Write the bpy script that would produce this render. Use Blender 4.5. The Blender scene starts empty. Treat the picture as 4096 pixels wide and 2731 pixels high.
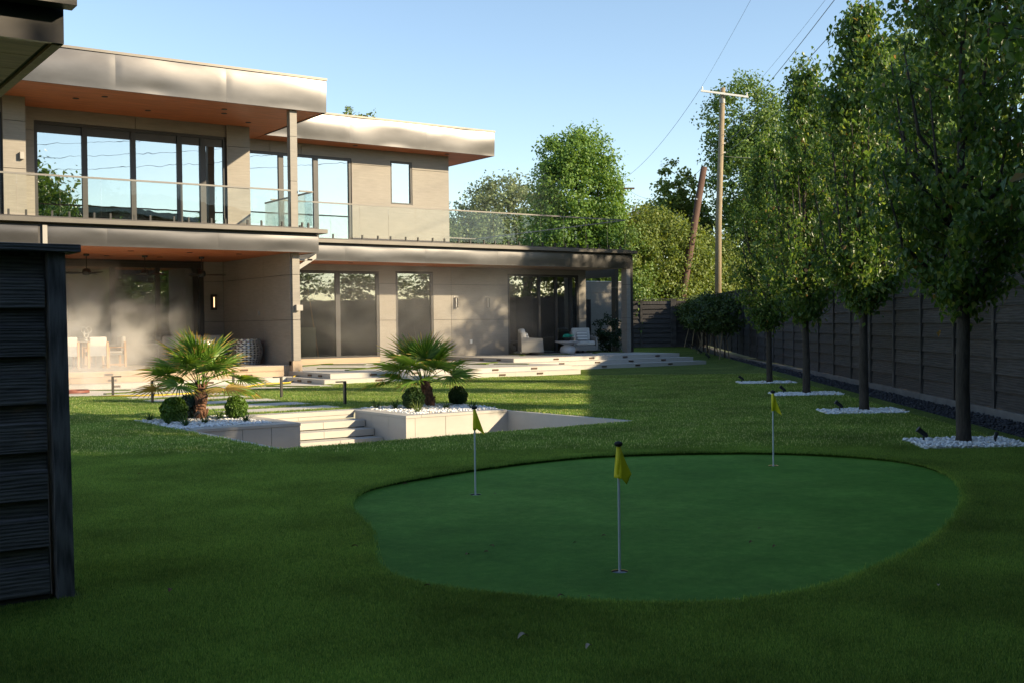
import bpy, math, random
import numpy as np
from mathutils import Vector, Matrix, geometry as mgeo

random.seed(7)
RNG = np.random.default_rng(7)
sc = bpy.context.scene
col = sc.collection
R = math.radians

# ------------------------------------------------------------------ camera
YAW, PITCH, ROLL, EYE = 0.6153, -0.0142, -0.0116, 1.55
cs, sn = math.cos(YAW), math.sin(YAW)
fw = Vector((sn * math.cos(PITCH), cs * math.cos(PITCH), math.sin(PITCH)))
rt = Vector((cs, -sn, 0))
up = rt.cross(fw)
rt2 = rt * math.cos(ROLL) + up * math.sin(ROLL)
up2 = up * math.cos(ROLL) - rt * math.sin(ROLL)
cd = bpy.data.cameras.new('camera')
cam = bpy.data.objects.new('camera', cd)
col.objects.link(cam)
cam.matrix_world = Matrix(((rt2.x, up2.x, -fw.x, 0), (rt2.y, up2.y, -fw.y, 0), (rt2.z, up2.z, -fw.z, EYE), (0, 0, 0, 1)))
cd.sensor_width = 36
cd.sensor_fit = 'HORIZONTAL'
cd.lens = 36 * 4500 / 4096
cd.clip_start = 0.05
cd.clip_end = 2000
sc.camera = cam

# ------------------------------------------------------------------ light
SUN = Vector((0.72, -1.0, 0.53)).normalized()
EL = math.asin(SUN.z)
AZ = math.atan2(SUN.x, SUN.y)
w = bpy.data.worlds.new('World')
sc.world = w
w.use_nodes = True
wn = w.node_tree
sky = wn.nodes.new('ShaderNodeTexSky')
sky.sky_type = 'NISHITA'
sky.sun_disc = False
sky.sun_elevation = EL
sky.sun_rotation = AZ
sky.air_density = 1.0
sky.dust_density = 0.15
sky.ozone_density = 1.0
bg = wn.nodes['Background']
bg.inputs['Strength'].default_value = 0.12
wn.links.new(sky.outputs[0], bg.inputs[0])
sd = bpy.data.lights.new('sun', 'SUN')
sd.energy = 5.0
sd.angle = R(0.9)
sd.color = (1.0, 0.82, 0.54)
so = bpy.data.objects.new('sun', sd)
col.objects.link(so)
so.rotation_euler = SUN.to_track_quat('Z', 'Y').to_euler()
so.location = (0, 0, 30)
sc.view_settings.view_transform = 'Standard'
sc.view_settings.look = 'None'
sc.view_settings.gamma = 1
sc.view_settings.use_curve_mapping = False
sc.view_settings.exposure = 0.92
sc.cycles.use_denoising = True
sc.cycles.max_bounces = 8
sc.cycles.transparent_max_bounces = 24
sc.cycles.volume_bounces = 1
sc.cycles.volume_step_rate = 2.0
sc.cycles.volume_max_steps = 64
sc.cycles.sample_clamp_indirect = 6
sc.cycles.caustics_reflective = False
sc.cycles.caustics_refractive = False


# ------------------------------------------------------------------ materials
class NT:
    def __init__(s, name):
        s.m = bpy.data.materials.new(name)
        s.m.use_nodes = True
        s.t = s.m.node_tree
        s.b = s.t.nodes['Principled BSDF']
        s.out = s.t.nodes['Material Output']

    def n(s, typ, **kw):
        n = s.t.nodes.new(typ)
        for k, v in kw.items():
            if k in n.inputs:
                n.inputs[k].default_value = v
            else:
                setattr(n, k, v)
        return n

    def l(s, a, b):
        s.t.links.new(a, b)

    def coord(s, scale=(1, 1, 1), kind='Object', rot=(0, 0, 0)):
        c = s.n('ShaderNodeTexCoord')
        mp = s.n('ShaderNodeMapping')
        mp.inputs['Scale'].default_value = scale
        mp.inputs['Rotation'].default_value = rot
        s.l(c.outputs[kind], mp.inputs[0])
        return mp.outputs[0]

    def pos(s, scale=(1, 1, 1)):
        c = s.n('ShaderNodeNewGeometry')
        mp = s.n('ShaderNodeMapping')
        mp.inputs['Scale'].default_value = scale
        s.l(c.outputs['Position'], mp.inputs[0])
        return mp.outputs[0]

    def noise(s, vec, scale=5, detail=4, rough=0.6):
        n = s.n('ShaderNodeTexNoise')
        n.inputs['Scale'].default_value = scale
        n.inputs['Detail'].default_value = detail
        n.inputs['Roughness'].default_value = rough
        s.l(vec, n.inputs['Vector'])
        return n.outputs['Fac']

    def ramp(s, fac, stops):
        r = s.n('ShaderNodeValToRGB')
        e = r.color_ramp.elements
        while len(e) < len(stops):
            e.new(0.5)
        for i, (p, c) in enumerate(stops):
            e[i].position = p
            e[i].color = (*c, 1) if len(c) == 3 else c
        s.l(fac, r.inputs[0])
        return r.outputs[0]

    def bump(s, h, strength=0.3, dist=0.01):
        b = s.n('ShaderNodeBump')
        b.inputs['Strength'].default_value = strength
        b.inputs['Distance'].default_value = dist
        s.l(h, b.inputs['Height'])
        s.l(b.outputs[0], s.b.inputs['Normal'])
        return b

    def set(s, **kw):
        for k, v in kw.items():
            s.b.inputs[k.replace('_', ' ')].default_value = v


def c4(c):
    return (c[0], c[1], c[2], 1)


def simple(name, c, rough=0.6, metal=0.0, var=0.12, scale=6, bump=0.15, stretch=(1, 1, 1), spec=0.5, bscale=None, bdist=0.004):
    t = NT(name)
    v = t.pos(stretch)
    f = t.noise(v, scale, 5)
    lo = tuple(x * (1 - var) for x in c)
    hi = tuple(min(1, x * (1 + var)) for x in c)
    t.l(t.ramp(f, [(0.3, lo), (0.7, hi)]), t.b.inputs['Base Color'])
    t.set(Roughness=rough, Metallic=metal)
    t.b.inputs['Specular IOR Level'].default_value = spec
    if bump:
        t.bump(t.noise(v, bscale or scale * 4, 4), bump, bdist)
    return t.m


M = {}
M['tile'] = simple('pale_porcelain', (0.45, 0.425, 0.385), 0.55, var=0.05, scale=1.4, bump=0.08, stretch=(1, 1, 4))
M['porch_tile'] = simple('warm_porcelain', (0.42, 0.31, 0.21), 0.5, var=0.12, scale=1.2, bump=0.05, stretch=(1, 1, 7))
M['floor_tile'] = simple('floor_porcelain', (0.42, 0.38, 0.33), 0.5, var=0.08, scale=1.5, bump=0.05)
M['paving'] = simple('paving_slab', (0.58, 0.54, 0.48), 0.6, var=0.07, scale=2.5, bump=0.1)
M['concrete'] = simple('curb_concrete', (0.13, 0.125, 0.125), 0.85, var=0.25, scale=3, bump=0.4)
M['dark_metal'] = simple('dark_bronze_metal', (0.055, 0.05, 0.048), 0.42, 0.5, var=0.1, scale=2, bump=0)
M['frame'] = simple('window_frame_dark', (0.035, 0.032, 0.032), 0.45, 0.2, var=0.1, scale=2, bump=0)
M['cap_metal'] = simple('cap_metal', (0.12, 0.11, 0.10), 0.42, 0.7, var=0.08, scale=2, bump=0.03)
M['grey_metal'] = simple('grey_fixture', (0.30, 0.28, 0.26), 0.5, 0.3, var=0.05, bump=0)
M['fixture'] = simple('black_fixture', (0.02, 0.02, 0.02), 0.5, 0.2, var=0.05, bump=0)
M['step_light'] = simple('bronze_fixture', (0.13, 0.085, 0.06), 0.5, 0.3, var=0.1, bump=0)
M['white'] = simple('white_paint', (0.78, 0.77, 0.74), 0.5, var=0.02, bump=0)
M['yellow'] = simple('yellow_nylon', (0.98, 0.82, 0.02), 0.6, var=0.06, scale=14, bump=0.25, bscale=90, bdist=0.001)
M['pole_white'] = simple('fibreglass_white', (0.62, 0.66, 0.70), 0.35, var=0.03, bump=0)
M['black_rubber'] = simple('black_rubber', (0.012, 0.012, 0.012), 0.7, var=0.1, bump=0)
M['cushion'] = simple('cream_cushion', (0.52, 0.50, 0.47), 0.9, var=0.05, scale=9, bump=0.4, bscale=7, bdist=0.02)
M['wicker'] = simple('grey_wicker', (0.22, 0.21, 0.195), 0.7, var=0.18, scale=60, bump=0.8, bscale=90, stretch=(1, 1, 1))
M['teak'] = simple('teak', (0.50, 0.27, 0.11), 0.55, var=0.2, scale=6, stretch=(6, 6, 1), bump=0.1)
M['rope'] = simple('grey_rope_back', (0.28, 0.29, 0.31), 0.85, var=0.2, scale=40, bump=0.5)
M['steel_strap'] = simple('steel_strap', (0.42, 0.40, 0.38), 0.35, 0.8, var=0.2, scale=14, bump=0.05)
M['table_conc'] = simple('pale_composite', (0.50, 0.49, 0.50), 0.7, var=0.06, scale=8, bump=0.1)
M['teal'] = simple('teal_succulent', (0.02, 0.36, 0.24), 0.6, var=0.3, scale=20, bump=0)
M['hose'] = simple('yellow_hose', (0.62, 0.42, 0.04), 0.5, var=0.05, bump=0)
M['redhose'] = simple('red_hose', (0.20, 0.07, 0.05), 0.5, var=0.1, bump=0)
M['pole_new'] = simple('treated_pine_pole', (0.26, 0.20, 0.125), 0.8, var=0.22, scale=3, stretch=(5, 5, 0.6), bump=0.5, bscale=9, bdist=0.02)
M['pole_old'] = simple('creosote_pole', (0.085, 0.042, 0.028), 0.8, var=0.3, scale=3, stretch=(5, 5, 0.6), bump=0.5, bscale=9, bdist=0.02)
M['wire'] = simple('wire', (0.16, 0.16, 0.17), 0.6, bump=0)
M['brick_wall'] = simple('dull_brick', (0.12, 0.075, 0.055), 0.9, var=0.2, scale=6, bump=0.3)
M['rail_metal'] = simple('rail_metal', (0.15, 0.14, 0.13), 0.5, 0.3, var=0.05, bump=0)
M['bark'] = simple('grey_bark', (0.050, 0.040, 0.032), 0.9, var=0.4, scale=9, stretch=(3, 3, 0.7), bump=0.9, bscale=22, bdist=0.02)
M['palm_bark'] = simple('palm_fibre', (0.20, 0.10, 0.06), 0.95, var=0.5, scale=18, stretch=(2, 2, 1), bump=1.0, bscale=30, bdist=0.03)
M['soil'] = simple('dark_soil', (0.03, 0.028, 0.03), 0.95, var=0.4, scale=14, bump=0.6)
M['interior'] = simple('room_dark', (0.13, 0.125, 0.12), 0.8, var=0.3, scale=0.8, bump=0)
M['terrain'] = simple('terrain_grass', (0.06, 0.075, 0.03), 0.95, var=0.4, scale=0.5, bump=0.3)
M['roofing'] = simple('roof_membrane', (0.3, 0.29, 0.28), 0.8, bump=0.1)
M['dead_leaf'] = simple('dead_leaf', (0.16, 0.06, 0.035), 0.8, var=0.3, scale=40, bump=0)
M['pale_leaf'] = simple('pale_dry_leaf', (0.42, 0.33, 0.24), 0.8, var=0.2, scale=40, bump=0)
M['board_panel'] = simple('leaning_board', (0.42, 0.40, 0.33), 0.6, var=0.1, bump=0)


def clad(name, c):
    t = NT(name)
    v = t.pos((1.0, 1.0, 9.0))
    f = t.noise(v, 2.6, 6, 0.65)
    f2 = t.noise(t.pos((1, 1, 60)), 2.0, 3)
    mx = t.n('ShaderNodeMath', operation='ADD')
    t.l(f, mx.inputs[0]); t.l(f2, mx.inputs[1])
    hv = t.n('ShaderNodeMath', operation='MULTIPLY'); hv.inputs[1].default_value = 0.5
    t.l(mx.outputs[0], hv.inputs[0])
    t.l(t.ramp(hv.outputs[0], [(0.32, tuple(x * 0.80 for x in c)), (0.66, tuple(min(1, x * 1.12) for x in c))]), t.b.inputs['Base Color'])
    t.set(Roughness=0.6)
    t.bump(f2, 0.25, 0.004)
    return t.m


M['clad'] = clad('textured_wall_cladding', (0.25, 0.225, 0.196))


def cedar(name, c, sc_=(0.6, 6, 6)):
    t = NT(name)
    f = t.noise(t.pos(sc_), 2.0, 6, 0.7)
    t.l(t.ramp(f, [(0.3, tuple(x * 0.6 for x in c)), (0.7, tuple(x * 1.35 for x in c))]), t.b.inputs['Base Color'])
    t.set(Roughness=0.5)
    return t.m


M['soffit'] = cedar('cedar_soffit', (0.40, 0.125, 0.045))
M['soffit_wing'] = cedar('brown_soffit', (0.40, 0.28, 0.16))
M['soffit_pale'] = cedar('pale_soffit', (0.40, 0.28, 0.20))


def fascia_mat():
    t = NT('fascia_sheet_metal')
    f = t.noise(t.pos((0.6, 0.6, 1.4)), 1.6, 3)
    t.l(t.ramp(f, [(0.3, (0.085, 0.081, 0.081)), (0.7, (0.108, 0.103, 0.103))]), t.b.inputs['Base Color'])
    t.set(Roughness=0.31, Metallic=0.85)
    return t.m


M['fascia'] = fascia_mat()


def fence_mat(name, c, axis=(1, 1, 12)):
    t = NT(name)
    info = t.n('ShaderNodeObjectInfo')
    v = t.coord(axis)
    ad = t.n('ShaderNodeVectorMath', operation='ADD')
    sc2 = t.n('ShaderNodeVectorMath', operation='SCALE')
    comb = t.n('ShaderNodeCombineXYZ')
    for i in range(3):
        t.l(info.outputs['Random'], comb.inputs[i])
    t.l(comb.outputs[0], sc2.inputs[0]); sc2.inputs['Scale'].default_value = 40
    t.l(v, ad.inputs[0]); t.l(sc2.outputs[0], ad.inputs[1])
    f = t.noise(ad.outputs[0], 3.0, 8, 0.7)
    wv = t.n('ShaderNodeTexWave'); wv.wave_type = 'RINGS'
    wv.inputs['Scale'].default_value = 1.3; wv.inputs['Distortion'].default_value = 6; wv.inputs['Detail'].default_value = 3
    t.l(ad.outputs[0], wv.inputs[0])
    m = t.n('ShaderNodeMath', operation='MULTIPLY_ADD'); m.inputs[1].default_value = 0.25
    t.l(wv.outputs['Fac'], m.inputs[0]); t.l(f, m.inputs[2])
    t.l(t.ramp(m.outputs[0], [(0.38, tuple(x * 0.4 for x in c)), (0.82, tuple(x * 1.9 for x in c))]), t.b.inputs['Base Color'])
    hs = t.n('ShaderNodeHueSaturation'); 
    mr = t.n('ShaderNodeMapRange'); mr.inputs['To Min'].default_value = 0.75; mr.inputs['To Max'].default_value = 1.3
    t.l(info.outputs['Random'], mr.inputs['Value'])
    t.l(mr.outputs[0], hs.inputs['Value'])
    old = t.b.inputs['Base Color'].links[0].from_socket
    t.l(old, hs.inputs['Color']); t.l(hs.outputs[0], t.b.inputs['Base Color'])
    t.set(Roughness=0.75)
    t.bump(m.outputs[0], 0.9, 0.010)
    return t.m


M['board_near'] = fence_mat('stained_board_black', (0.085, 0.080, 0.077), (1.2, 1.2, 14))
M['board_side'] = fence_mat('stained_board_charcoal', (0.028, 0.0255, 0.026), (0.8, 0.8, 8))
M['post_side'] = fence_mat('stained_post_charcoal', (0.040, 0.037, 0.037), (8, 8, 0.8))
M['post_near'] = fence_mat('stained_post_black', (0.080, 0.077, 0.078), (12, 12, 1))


def glass_window(name, refl, tint, rough=0.0, ior=1.5, fs=1.0):
    t = NT(name)
    g = t.n('ShaderNodeBsdfGlossy'); g.inputs['Color'].default_value = (0.93, 0.99, 1.0, 1); g.inputs['Roughness'].default_value = rough
    tr = t.n('ShaderNodeBsdfTransparent'); tr.inputs['Color'].default_value = c4(tint)
    lw = t.n('ShaderNodeFresnel'); lw.inputs['IOR'].default_value = ior
    m0 = t.n('ShaderNodeMath', operation='MULTIPLY_ADD'); m0.inputs[1].default_value = fs; m0.inputs[2].default_value = refl
    m0.use_clamp = True
    t.l(lw.outputs[0], m0.inputs[0])
    mx = t.n('ShaderNodeMixShader')
    t.l(m0.outputs[0], mx.inputs[0]); t.l(tr.outputs[0], mx.inputs[1]); t.l(g.outputs[0], mx.inputs[2])
    b = t.n('ShaderNodeBump'); b.inputs['Strength'].default_value = 0.12; b.inputs['Distance'].default_value = 0.01
    t.l(t.noise(t.pos((1, 1, 1.0)), 1.3, 2), b.inputs['Height'])
    t.l(b.outputs[0], g.inputs['Normal'])
    t.l(mx.outputs[0], t.out.inputs[0])
    return t.m


M['glass'] = glass_window('coated_window_glass', 0.40, (0.30, 0.33, 0.32))
M['glass_low'] = glass_window('dark_window_glass', 0.15, (0.66, 0.68, 0.66))
M['rail_glass'] = glass_window('railing_glass', 0.0, (0.955, 0.975, 0.962), ior=1.36, fs=.6)


M['rail_glass_far'] = glass_window('railing_glass_far', 0.0, (0.90, 0.93, 0.90), ior=1.2, fs=.02)


def emissive(name, c, s):
    t = NT(name)
    t.set(Roughness=0.5)
    t.b.inputs['Base Color'].default_value = c4(c)
    t.b.inputs['Emission Color'].default_value = c4(c)
    t.b.inputs['Emission Strength'].default_value = s
    f = t.noise(t.pos(), 8, 2)
    mr = t.n('ShaderNodeMapRange'); mr.inputs['To Min'].default_value = s * 0.9; mr.inputs['To Max'].default_value = s * 1.1
    t.l(f, mr.inputs['Value']); t.l(mr.outputs[0], t.b.inputs['Emission Strength'])
    return t.m


M['lamp_glow'] = emissive('warm_lamp_strip', (1.0, 0.62, 0.30), 1.6)


def turf_mat(name, dark, mid, light, fine=240):
    t = NT(name)
    big = t.noise(t.pos((1, 1, 1)), 0.55, 4)
    med = t.noise(t.pos((1, 1, 1)), 14, 4)
    fin = t.noise(t.pos((1, 1, 1)), fine, 3, 0.7)
    a = t.n('ShaderNodeMath', operation='MULTIPLY_ADD'); a.inputs[1].default_value = 0.55
    t.l(fin, a.inputs[0])
    b = t.n('ShaderNodeMath', operation='MULTIPLY'); b.inputs[1].default_value = 0.25
    t.l(big, b.inputs[0])
    c = t.n('ShaderNodeMath', operation='MULTIPLY_ADD'); c.inputs[1].default_value = 0.2
    t.l(med, c.inputs[0]); t.l(b.outputs[0], c.inputs[2]); t.l(c.outputs[0], a.inputs[2])
    t.l(t.ramp(a.outputs[0], [(0.36, dark), (0.5, mid), (0.64, light)]), t.b.inputs['Base Color'])
    t.set(Roughness=0.75)
    t.b.inputs['Specular IOR Level'].default_value = 0.05
    t.bump(fin, 0.9, 0.012)
    return t.m


M['turf'] = turf_mat('long_turf', (0.03, 0.05, 0.012), (0.09, 0.13, 0.025), (0.22, 0.27, 0.06))
M['turf_dark'] = turf_mat('turf_side_shade', (0.02, 0.04, 0.006), (0.04, 0.07, 0.01), (0.08, 0.12, 0.02))  # darker green stands in for the shaded side of the turf
M['putting'] = turf_mat('putting_turf', (0.065, 0.18, 0.028), (0.12, 0.275, 0.042), (0.24, 0.42, 0.08), 240)


def leaf_mat(name, cols, trans=0.35, rough=0.5, val=1.7):
    t = NT(name)
    at = t.n('ShaderNodeAttribute'); at.attribute_name = 'rnd'
    colr = t.ramp(at.outputs['Fac'], [(i / max(1, len(cols) - 1), c) for i, c in enumerate(cols)])
    t.l(colr, t.b.inputs['Base Color'])
    t.set(Roughness=rough)
    t.b.inputs['Specular IOR Level'].default_value = 0.35
    tl = t.n('ShaderNodeBsdfTranslucent')
    hs = t.n('ShaderNodeHueSaturation'); hs.inputs['Hue'].default_value = 0.475; hs.inputs['Saturation'].default_value = 1.15; hs.inputs['Value'].default_value = val
    t.l(colr, hs.inputs['Color']); t.l(hs.outputs[0], tl.inputs[0])
    mx = t.n('ShaderNodeMixShader'); mx.inputs[0].default_value = trans
    t.l(t.b.outputs[0], mx.inputs[1]); t.l(tl.outputs[0], mx.inputs[2])
    t.l(mx.outputs[0], t.out.inputs[0])
    return t.m


M['pear'] = leaf_mat('pear_leaf', [(0.032, 0.074, 0.019), (0.056, 0.113, 0.026), (0.081, 0.144, 0.032), (0.128, 0.184, 0.041), (0.193, 0.137, 0.048)], 0.42, 0.36, val=2.3)
M['oak'] = leaf_mat('grey_green_leaf', [(0.095, 0.142, 0.061), (0.149, 0.203, 0.088), (0.216, 0.257, 0.121)], 0.3)
M['bright'] = leaf_mat('bright_leaf', [(0.077, 0.160, 0.031), (0.131, 0.230, 0.046), (0.199, 0.306, 0.068)], 0.35)
M['hack'] = leaf_mat('hackberry_leaf', [(0.084, 0.138, 0.030), (0.144, 0.198, 0.042), (0.216, 0.252, 0.072)], 0.35)
M['dense'] = leaf_mat('dense_leaf', [(0.068, 0.128, 0.030), (0.105, 0.180, 0.042), (0.165, 0.240, 0.060)], 0.3)
M['autumn'] = leaf_mat('autumn_leaf', [(0.20, 0.15, 0.03), (0.30, 0.18, 0.05), (0.33, 0.12, 0.04)], 0.35)
M['evergreen'] = leaf_mat('evergreen_leaf', [(0.03, 0.06, 0.018), (0.05, 0.085, 0.022), (0.09, 0.13, 0.03)], 0.25)
M['thuja'] = leaf_mat('thuja_spray', [(0.045, 0.105, 0.012), (0.08, 0.16, 0.02), (0.13, 0.22, 0.03)], 0.2)
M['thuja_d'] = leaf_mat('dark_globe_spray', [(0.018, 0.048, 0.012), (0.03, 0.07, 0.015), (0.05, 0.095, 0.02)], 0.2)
M['bluish'] = leaf_mat('blue_green_leaf', [(0.05, 0.085, 0.06), (0.08, 0.12, 0.085)], 0.2)
M['magnolia'] = leaf_mat('glossy_leaf', [(0.012, 0.03, 0.01), (0.02, 0.045, 0.014), (0.035, 0.055, 0.018)], 0.1, 0.3)
M['palm_leaf'] = leaf_mat('fan_palm_leaf', [(0.081, 0.181, 0.033), (0.145, 0.263, 0.040), (0.217, 0.326, 0.054), (0.544, 0.399, 0.090), (0.34, 0.25, 0.11)], 0.3, 0.4)
M['grass_clump'] = leaf_mat('clump_grass', [(0.03, 0.07, 0.02), (0.06, 0.11, 0.025), (0.16, 0.20, 0.05)], 0.25)
M['blade'] = leaf_mat('turf_blade', [(0.050, 0.105, 0.030), (0.115, 0.205, 0.055), (0.26, 0.335, 0.09), (0.62, 0.60, 0.28)], 0.60, 0.34, val=2.3)  # last colour paints sunlit sparkle into a few blades


def patchy(m, scale=0.55, lo=0.62, hi=1.3):
    nt = m.node_tree
    b = nt.nodes['Principled BSDF']
    src = b.inputs['Base Color'].links[0].from_socket
    g = nt.nodes.new('ShaderNodeNewGeometry')
    n1 = nt.nodes.new('ShaderNodeTexNoise'); n1.inputs['Scale'].default_value = scale; n1.inputs['Detail'].default_value = 6; n1.inputs['Roughness'].default_value = .68
    nt.links.new(g.outputs['Position'], n1.inputs['Vector'])
    mr = nt.nodes.new('ShaderNodeMapRange'); mr.inputs['From Min'].default_value = .3; mr.inputs['From Max'].default_value = .7
    mr.inputs['To Min'].default_value = lo; mr.inputs['To Max'].default_value = hi
    nt.links.new(n1.outputs['Fac'], mr.inputs['Value'])
    hs = nt.nodes.new('ShaderNodeHueSaturation')
    nt.links.new(mr.outputs[0], hs.inputs['Value'])
    nt.links.new(src, hs.inputs['Color'])
    for to in [l.to_socket for l in src.links if l.to_node != hs]:
        nt.links.new(hs.outputs[0], to)


patchy(M['blade'], 0.7, .58, 1.3)
patchy(M['putting'], 1.6, .82, 1.15)
patchy(M['clad'], 0.5, .90, 1.08)
patchy(M['tile'], 0.8, .90, 1.05)


def stone_mat(name, cols):
    t = NT(name)
    at = t.n('ShaderNodeAttribute'); at.attribute_name = 'rnd'
    t.l(t.ramp(at.outputs['Fac'], [(i / max(1, len(cols) - 1), c) for i, c in enumerate(cols)]), t.b.inputs['Base Color'])
    t.set(Roughness=0.7)
    t.bump(t.noise(t.pos(), 120, 3), 0.3, 0.003)
    return t.m


M['white_stone'] = stone_mat('white_marble_gravel', [(0.58, 0.58, 0.60), (0.80, 0.80, 0.81), (0.86, 0.85, 0.83), (0.62, 0.52, 0.42)])
M['black_stone'] = stone_mat('blue_black_gravel', [(0.014, 0.015, 0.020), (0.026, 0.027, 0.036), (0.04, 0.04, 0.052)])


# ------------------------------------------------------------------ geometry helpers
def wloc(o):
    v = Vector((0, 0, 0))
    while o is not None:
        v += o.location
        o = o.parent
    return v


def mesh_obj(name, V, F, mat, parent=None, smooth=False, rnd=None, local=False):
    me = bpy.data.meshes.new(name)
    V = np.asarray(V, dtype=float).reshape(-1, 3)
    if parent is not None and not local:
        V = V - np.array(wloc(parent))
    me.from_pydata(V.tolist(), [], F if isinstance(F, list) else F.tolist())
    if mat is not None:
        me.materials.append(M[mat] if isinstance(mat, str) else mat)
    if smooth:
        me.polygons.foreach_set('use_smooth', [True] * len(me.polygons))
    if rnd is not None:
        a = me.attributes.new('rnd', 'FLOAT', 'FACE')
        a.data.foreach_set('value', np.asarray(rnd, dtype=np.float32))
    me.update()
    o = bpy.data.objects.new(name, me)
    col.objects.link(o)
    if parent is not None:
        o.parent = parent
    return o


class MB:
    def __init__(s):
        s.V = []; s.F = []

    def add(s, V, F):
        b = len(s.V)
        s.V += [tuple(v) for v in V]
        s.F += [tuple(i + b for i in f) for f in F]
        return s

    def box(s, x0, x1, y0, y1, z0, z1):
        V = [(x, y, z) for z in (z0, z1) for y in (y0, y1) for x in (x0, x1)]
        return s.add(V, [(0, 2, 3, 1), (4, 5, 7, 6), (0, 1, 5, 4), (2, 6, 7, 3), (0, 4, 6, 2), (1, 3, 7, 5)])

    def prism(s, P, z0, z1):
        n = len(P)
        a = sum(P[i][0] * P[(i + 1) % n][1] - P[(i + 1) % n][0] * P[i][1] for i in range(n))
        if a < 0:
            P = P[::-1]
        V = [(p[0], p[1], z0) for p in P] + [(p[0], p[1], z1) for p in P]
        F = [tuple(range(n - 1, -1, -1)), tuple(range(n, 2 * n))]
        F += [(i, (i + 1) % n, (i + 1) % n + n, i + n) for i in range(n)]
        return s.add(V, F)

    def tube(s, pts, rad, n=8, cap=True):
        pts = [Vector(p) for p in pts]
        if not isinstance(rad, (list, tuple)):
            rad = [rad] * len(pts)
        V = []
        side = None
        for i, p in enumerate(pts):
            d = (pts[min(i + 1, len(pts) - 1)] - pts[max(i - 1, 0)]).normalized()
            if side is None:
                side = d.orthogonal().normalized()
            side = (side - d * side.dot(d)).normalized()
            t = d.cross(side)
            for k in range(n):
                a = 2 * math.pi * k / n
                V.append(tuple(p + (side * math.cos(a) + t * math.sin(a)) * rad[i]))
        F = []
        for i in range(len(pts) - 1):
            for k in range(n):
                k2 = (k + 1) % n
                F.append((i * n + k, i * n + k2, (i + 1) * n + k2, (i + 1) * n + k))
        if cap:
            F.append(tuple(range(n - 1, -1, -1)))
            F.append(tuple((len(pts) - 1) * n + k for k in range(n)))
        return s.add(V, F)

    def lathe(s, prof, c=(0, 0, 0), n=24):
        V = []
        for r, z in prof:
            for k in range(n):
                a = 2 * math.pi * k / n
                V.append((c[0] + r * math.cos(a), c[1] + r * math.sin(a), c[2] + z))
        F = []
        for i in range(len(prof) - 1):
            for k in range(n):
                k2 = (k + 1) % n
                F.append((i * n + k, i * n + k2, (i + 1) * n + k2, (i + 1) * n + k))
        F.append(tuple(range(n - 1, -1, -1)))
        F.append(tuple((len(prof) - 1) * n + k for k in range(n)))
        return s.add(V, F)

    def build(s, name, mat, parent=None, smooth=False, bevel=0, local=False):
        o = mesh_obj(name, s.V, s.F, mat, parent, smooth, local=local)
        if bevel:
            b = o.modifiers.new('bevel', 'BEVEL')
            b.width = bevel; b.segments = 2; b.limit_method = 'ANGLE'
        return o


def box(name, mat, parent, x0, x1, y0, y1, z0, z1, bevel=0, local=False):
    return MB().box(x0, x1, y0, y1, z0, z1).build(name, mat, parent, bevel=bevel, local=local)


def tag(o, label=None, cat=None, group=None, kind=None):
    if label: o['label'] = label
    if cat: o['category'] = cat
    if group: o['group'] = group
    if kind: o['kind'] = kind
    return o


def thing(name, label, cat, loc=(0, 0, 0), rz=0, group=None):
    o = bpy.data.objects.new(name, None)
    col.objects.link(o)
    o.location = loc
    o.rotation_euler = (0, 0, rz)
    return tag(o, label, cat, group)


def kids(o):
    return [c for c in bpy.data.objects if c.parent is o]


CH = {}


def copy_tree(o, parent=None):
    c = o.copy()
    col.objects.link(c)
    if parent is not None:
        c.parent = parent
    for ch in CHILDREN(o):
        copy_tree(ch, c)
    return c


def CHILDREN(o):
    return list(o.children)


def dup(o, loc, rz, label, group=None, scale=None):
    c = copy_tree(o)
    c.location = loc
    c.rotation_euler = (0, 0, rz)
    if scale: c.scale = scale
    c['label'] = label
    if group: c['group'] = group
    return c


# ------------------------------------------------------------------ fence line frame
FO = Vector((16.73, 10.22))
FD = Vector((0.6340, 0.7734))
FN = Vector((-0.7734, 0.6340))        # towards the lawn


def fpt(s, n=0.0):
    p = FO + FD * s + FN * n
    return (p.x, p.y)


def depth(x, y):
    return x * sn + y * cs


def gz(x, y):
    t = min(1, max(0, (depth(x, y) - 46) / 17))
    return 0.21 * t * t * (3 - 2 * t)


# ------------------------------------------------------------------ ground
HOLE = [(5.76, 13.36), (12.14, 13.45), (11.93, 17.48), (12.04, 18.85), (11.6, 19.24), (10.2, 19.22), (7.4, 19.26), (5.74, 19.32)]
GREEN0 = [(4.61, 8.93), (4.83, 9.23), (5.16, 9.57), (5.57, 9.80), (6.70, 10.15), (7.99, 10.31), (8.69, 10.18), (9.50, 9.77), (10.29, 9.14), (10.66, 8.35), (10.68, 7.6), (10.17, 6.84), (9.58, 6.31), (9.01, 5.89), (8.04, 5.33), (6.85, 4.78), (5.67, 4.45), (5.29, 4.38), (4.85, 4.40), (4.52, 4.49), (4.33, 4.63), (3.98, 4.95), (3.77, 5.28), (3.50, 5.79), (3.48, 6.21), (3.57, 6.55), (3.77, 6.93), (4.16, 7.68), (4.34, 8.28)]


def smooth_poly(P, it=3):
    for _ in range(it):
        Q = []
        for i in range(len(P)):
            a, b = P[i], P[(i + 1) % len(P)]
            Q.append((a[0] * .75 + b[0] * .25, a[1] * .75 + b[1] * .25))
            Q.append((a[0] * .25 + b[0] * .75, a[1] * .25 + b[1] * .75))
        P = Q
    return P


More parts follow.
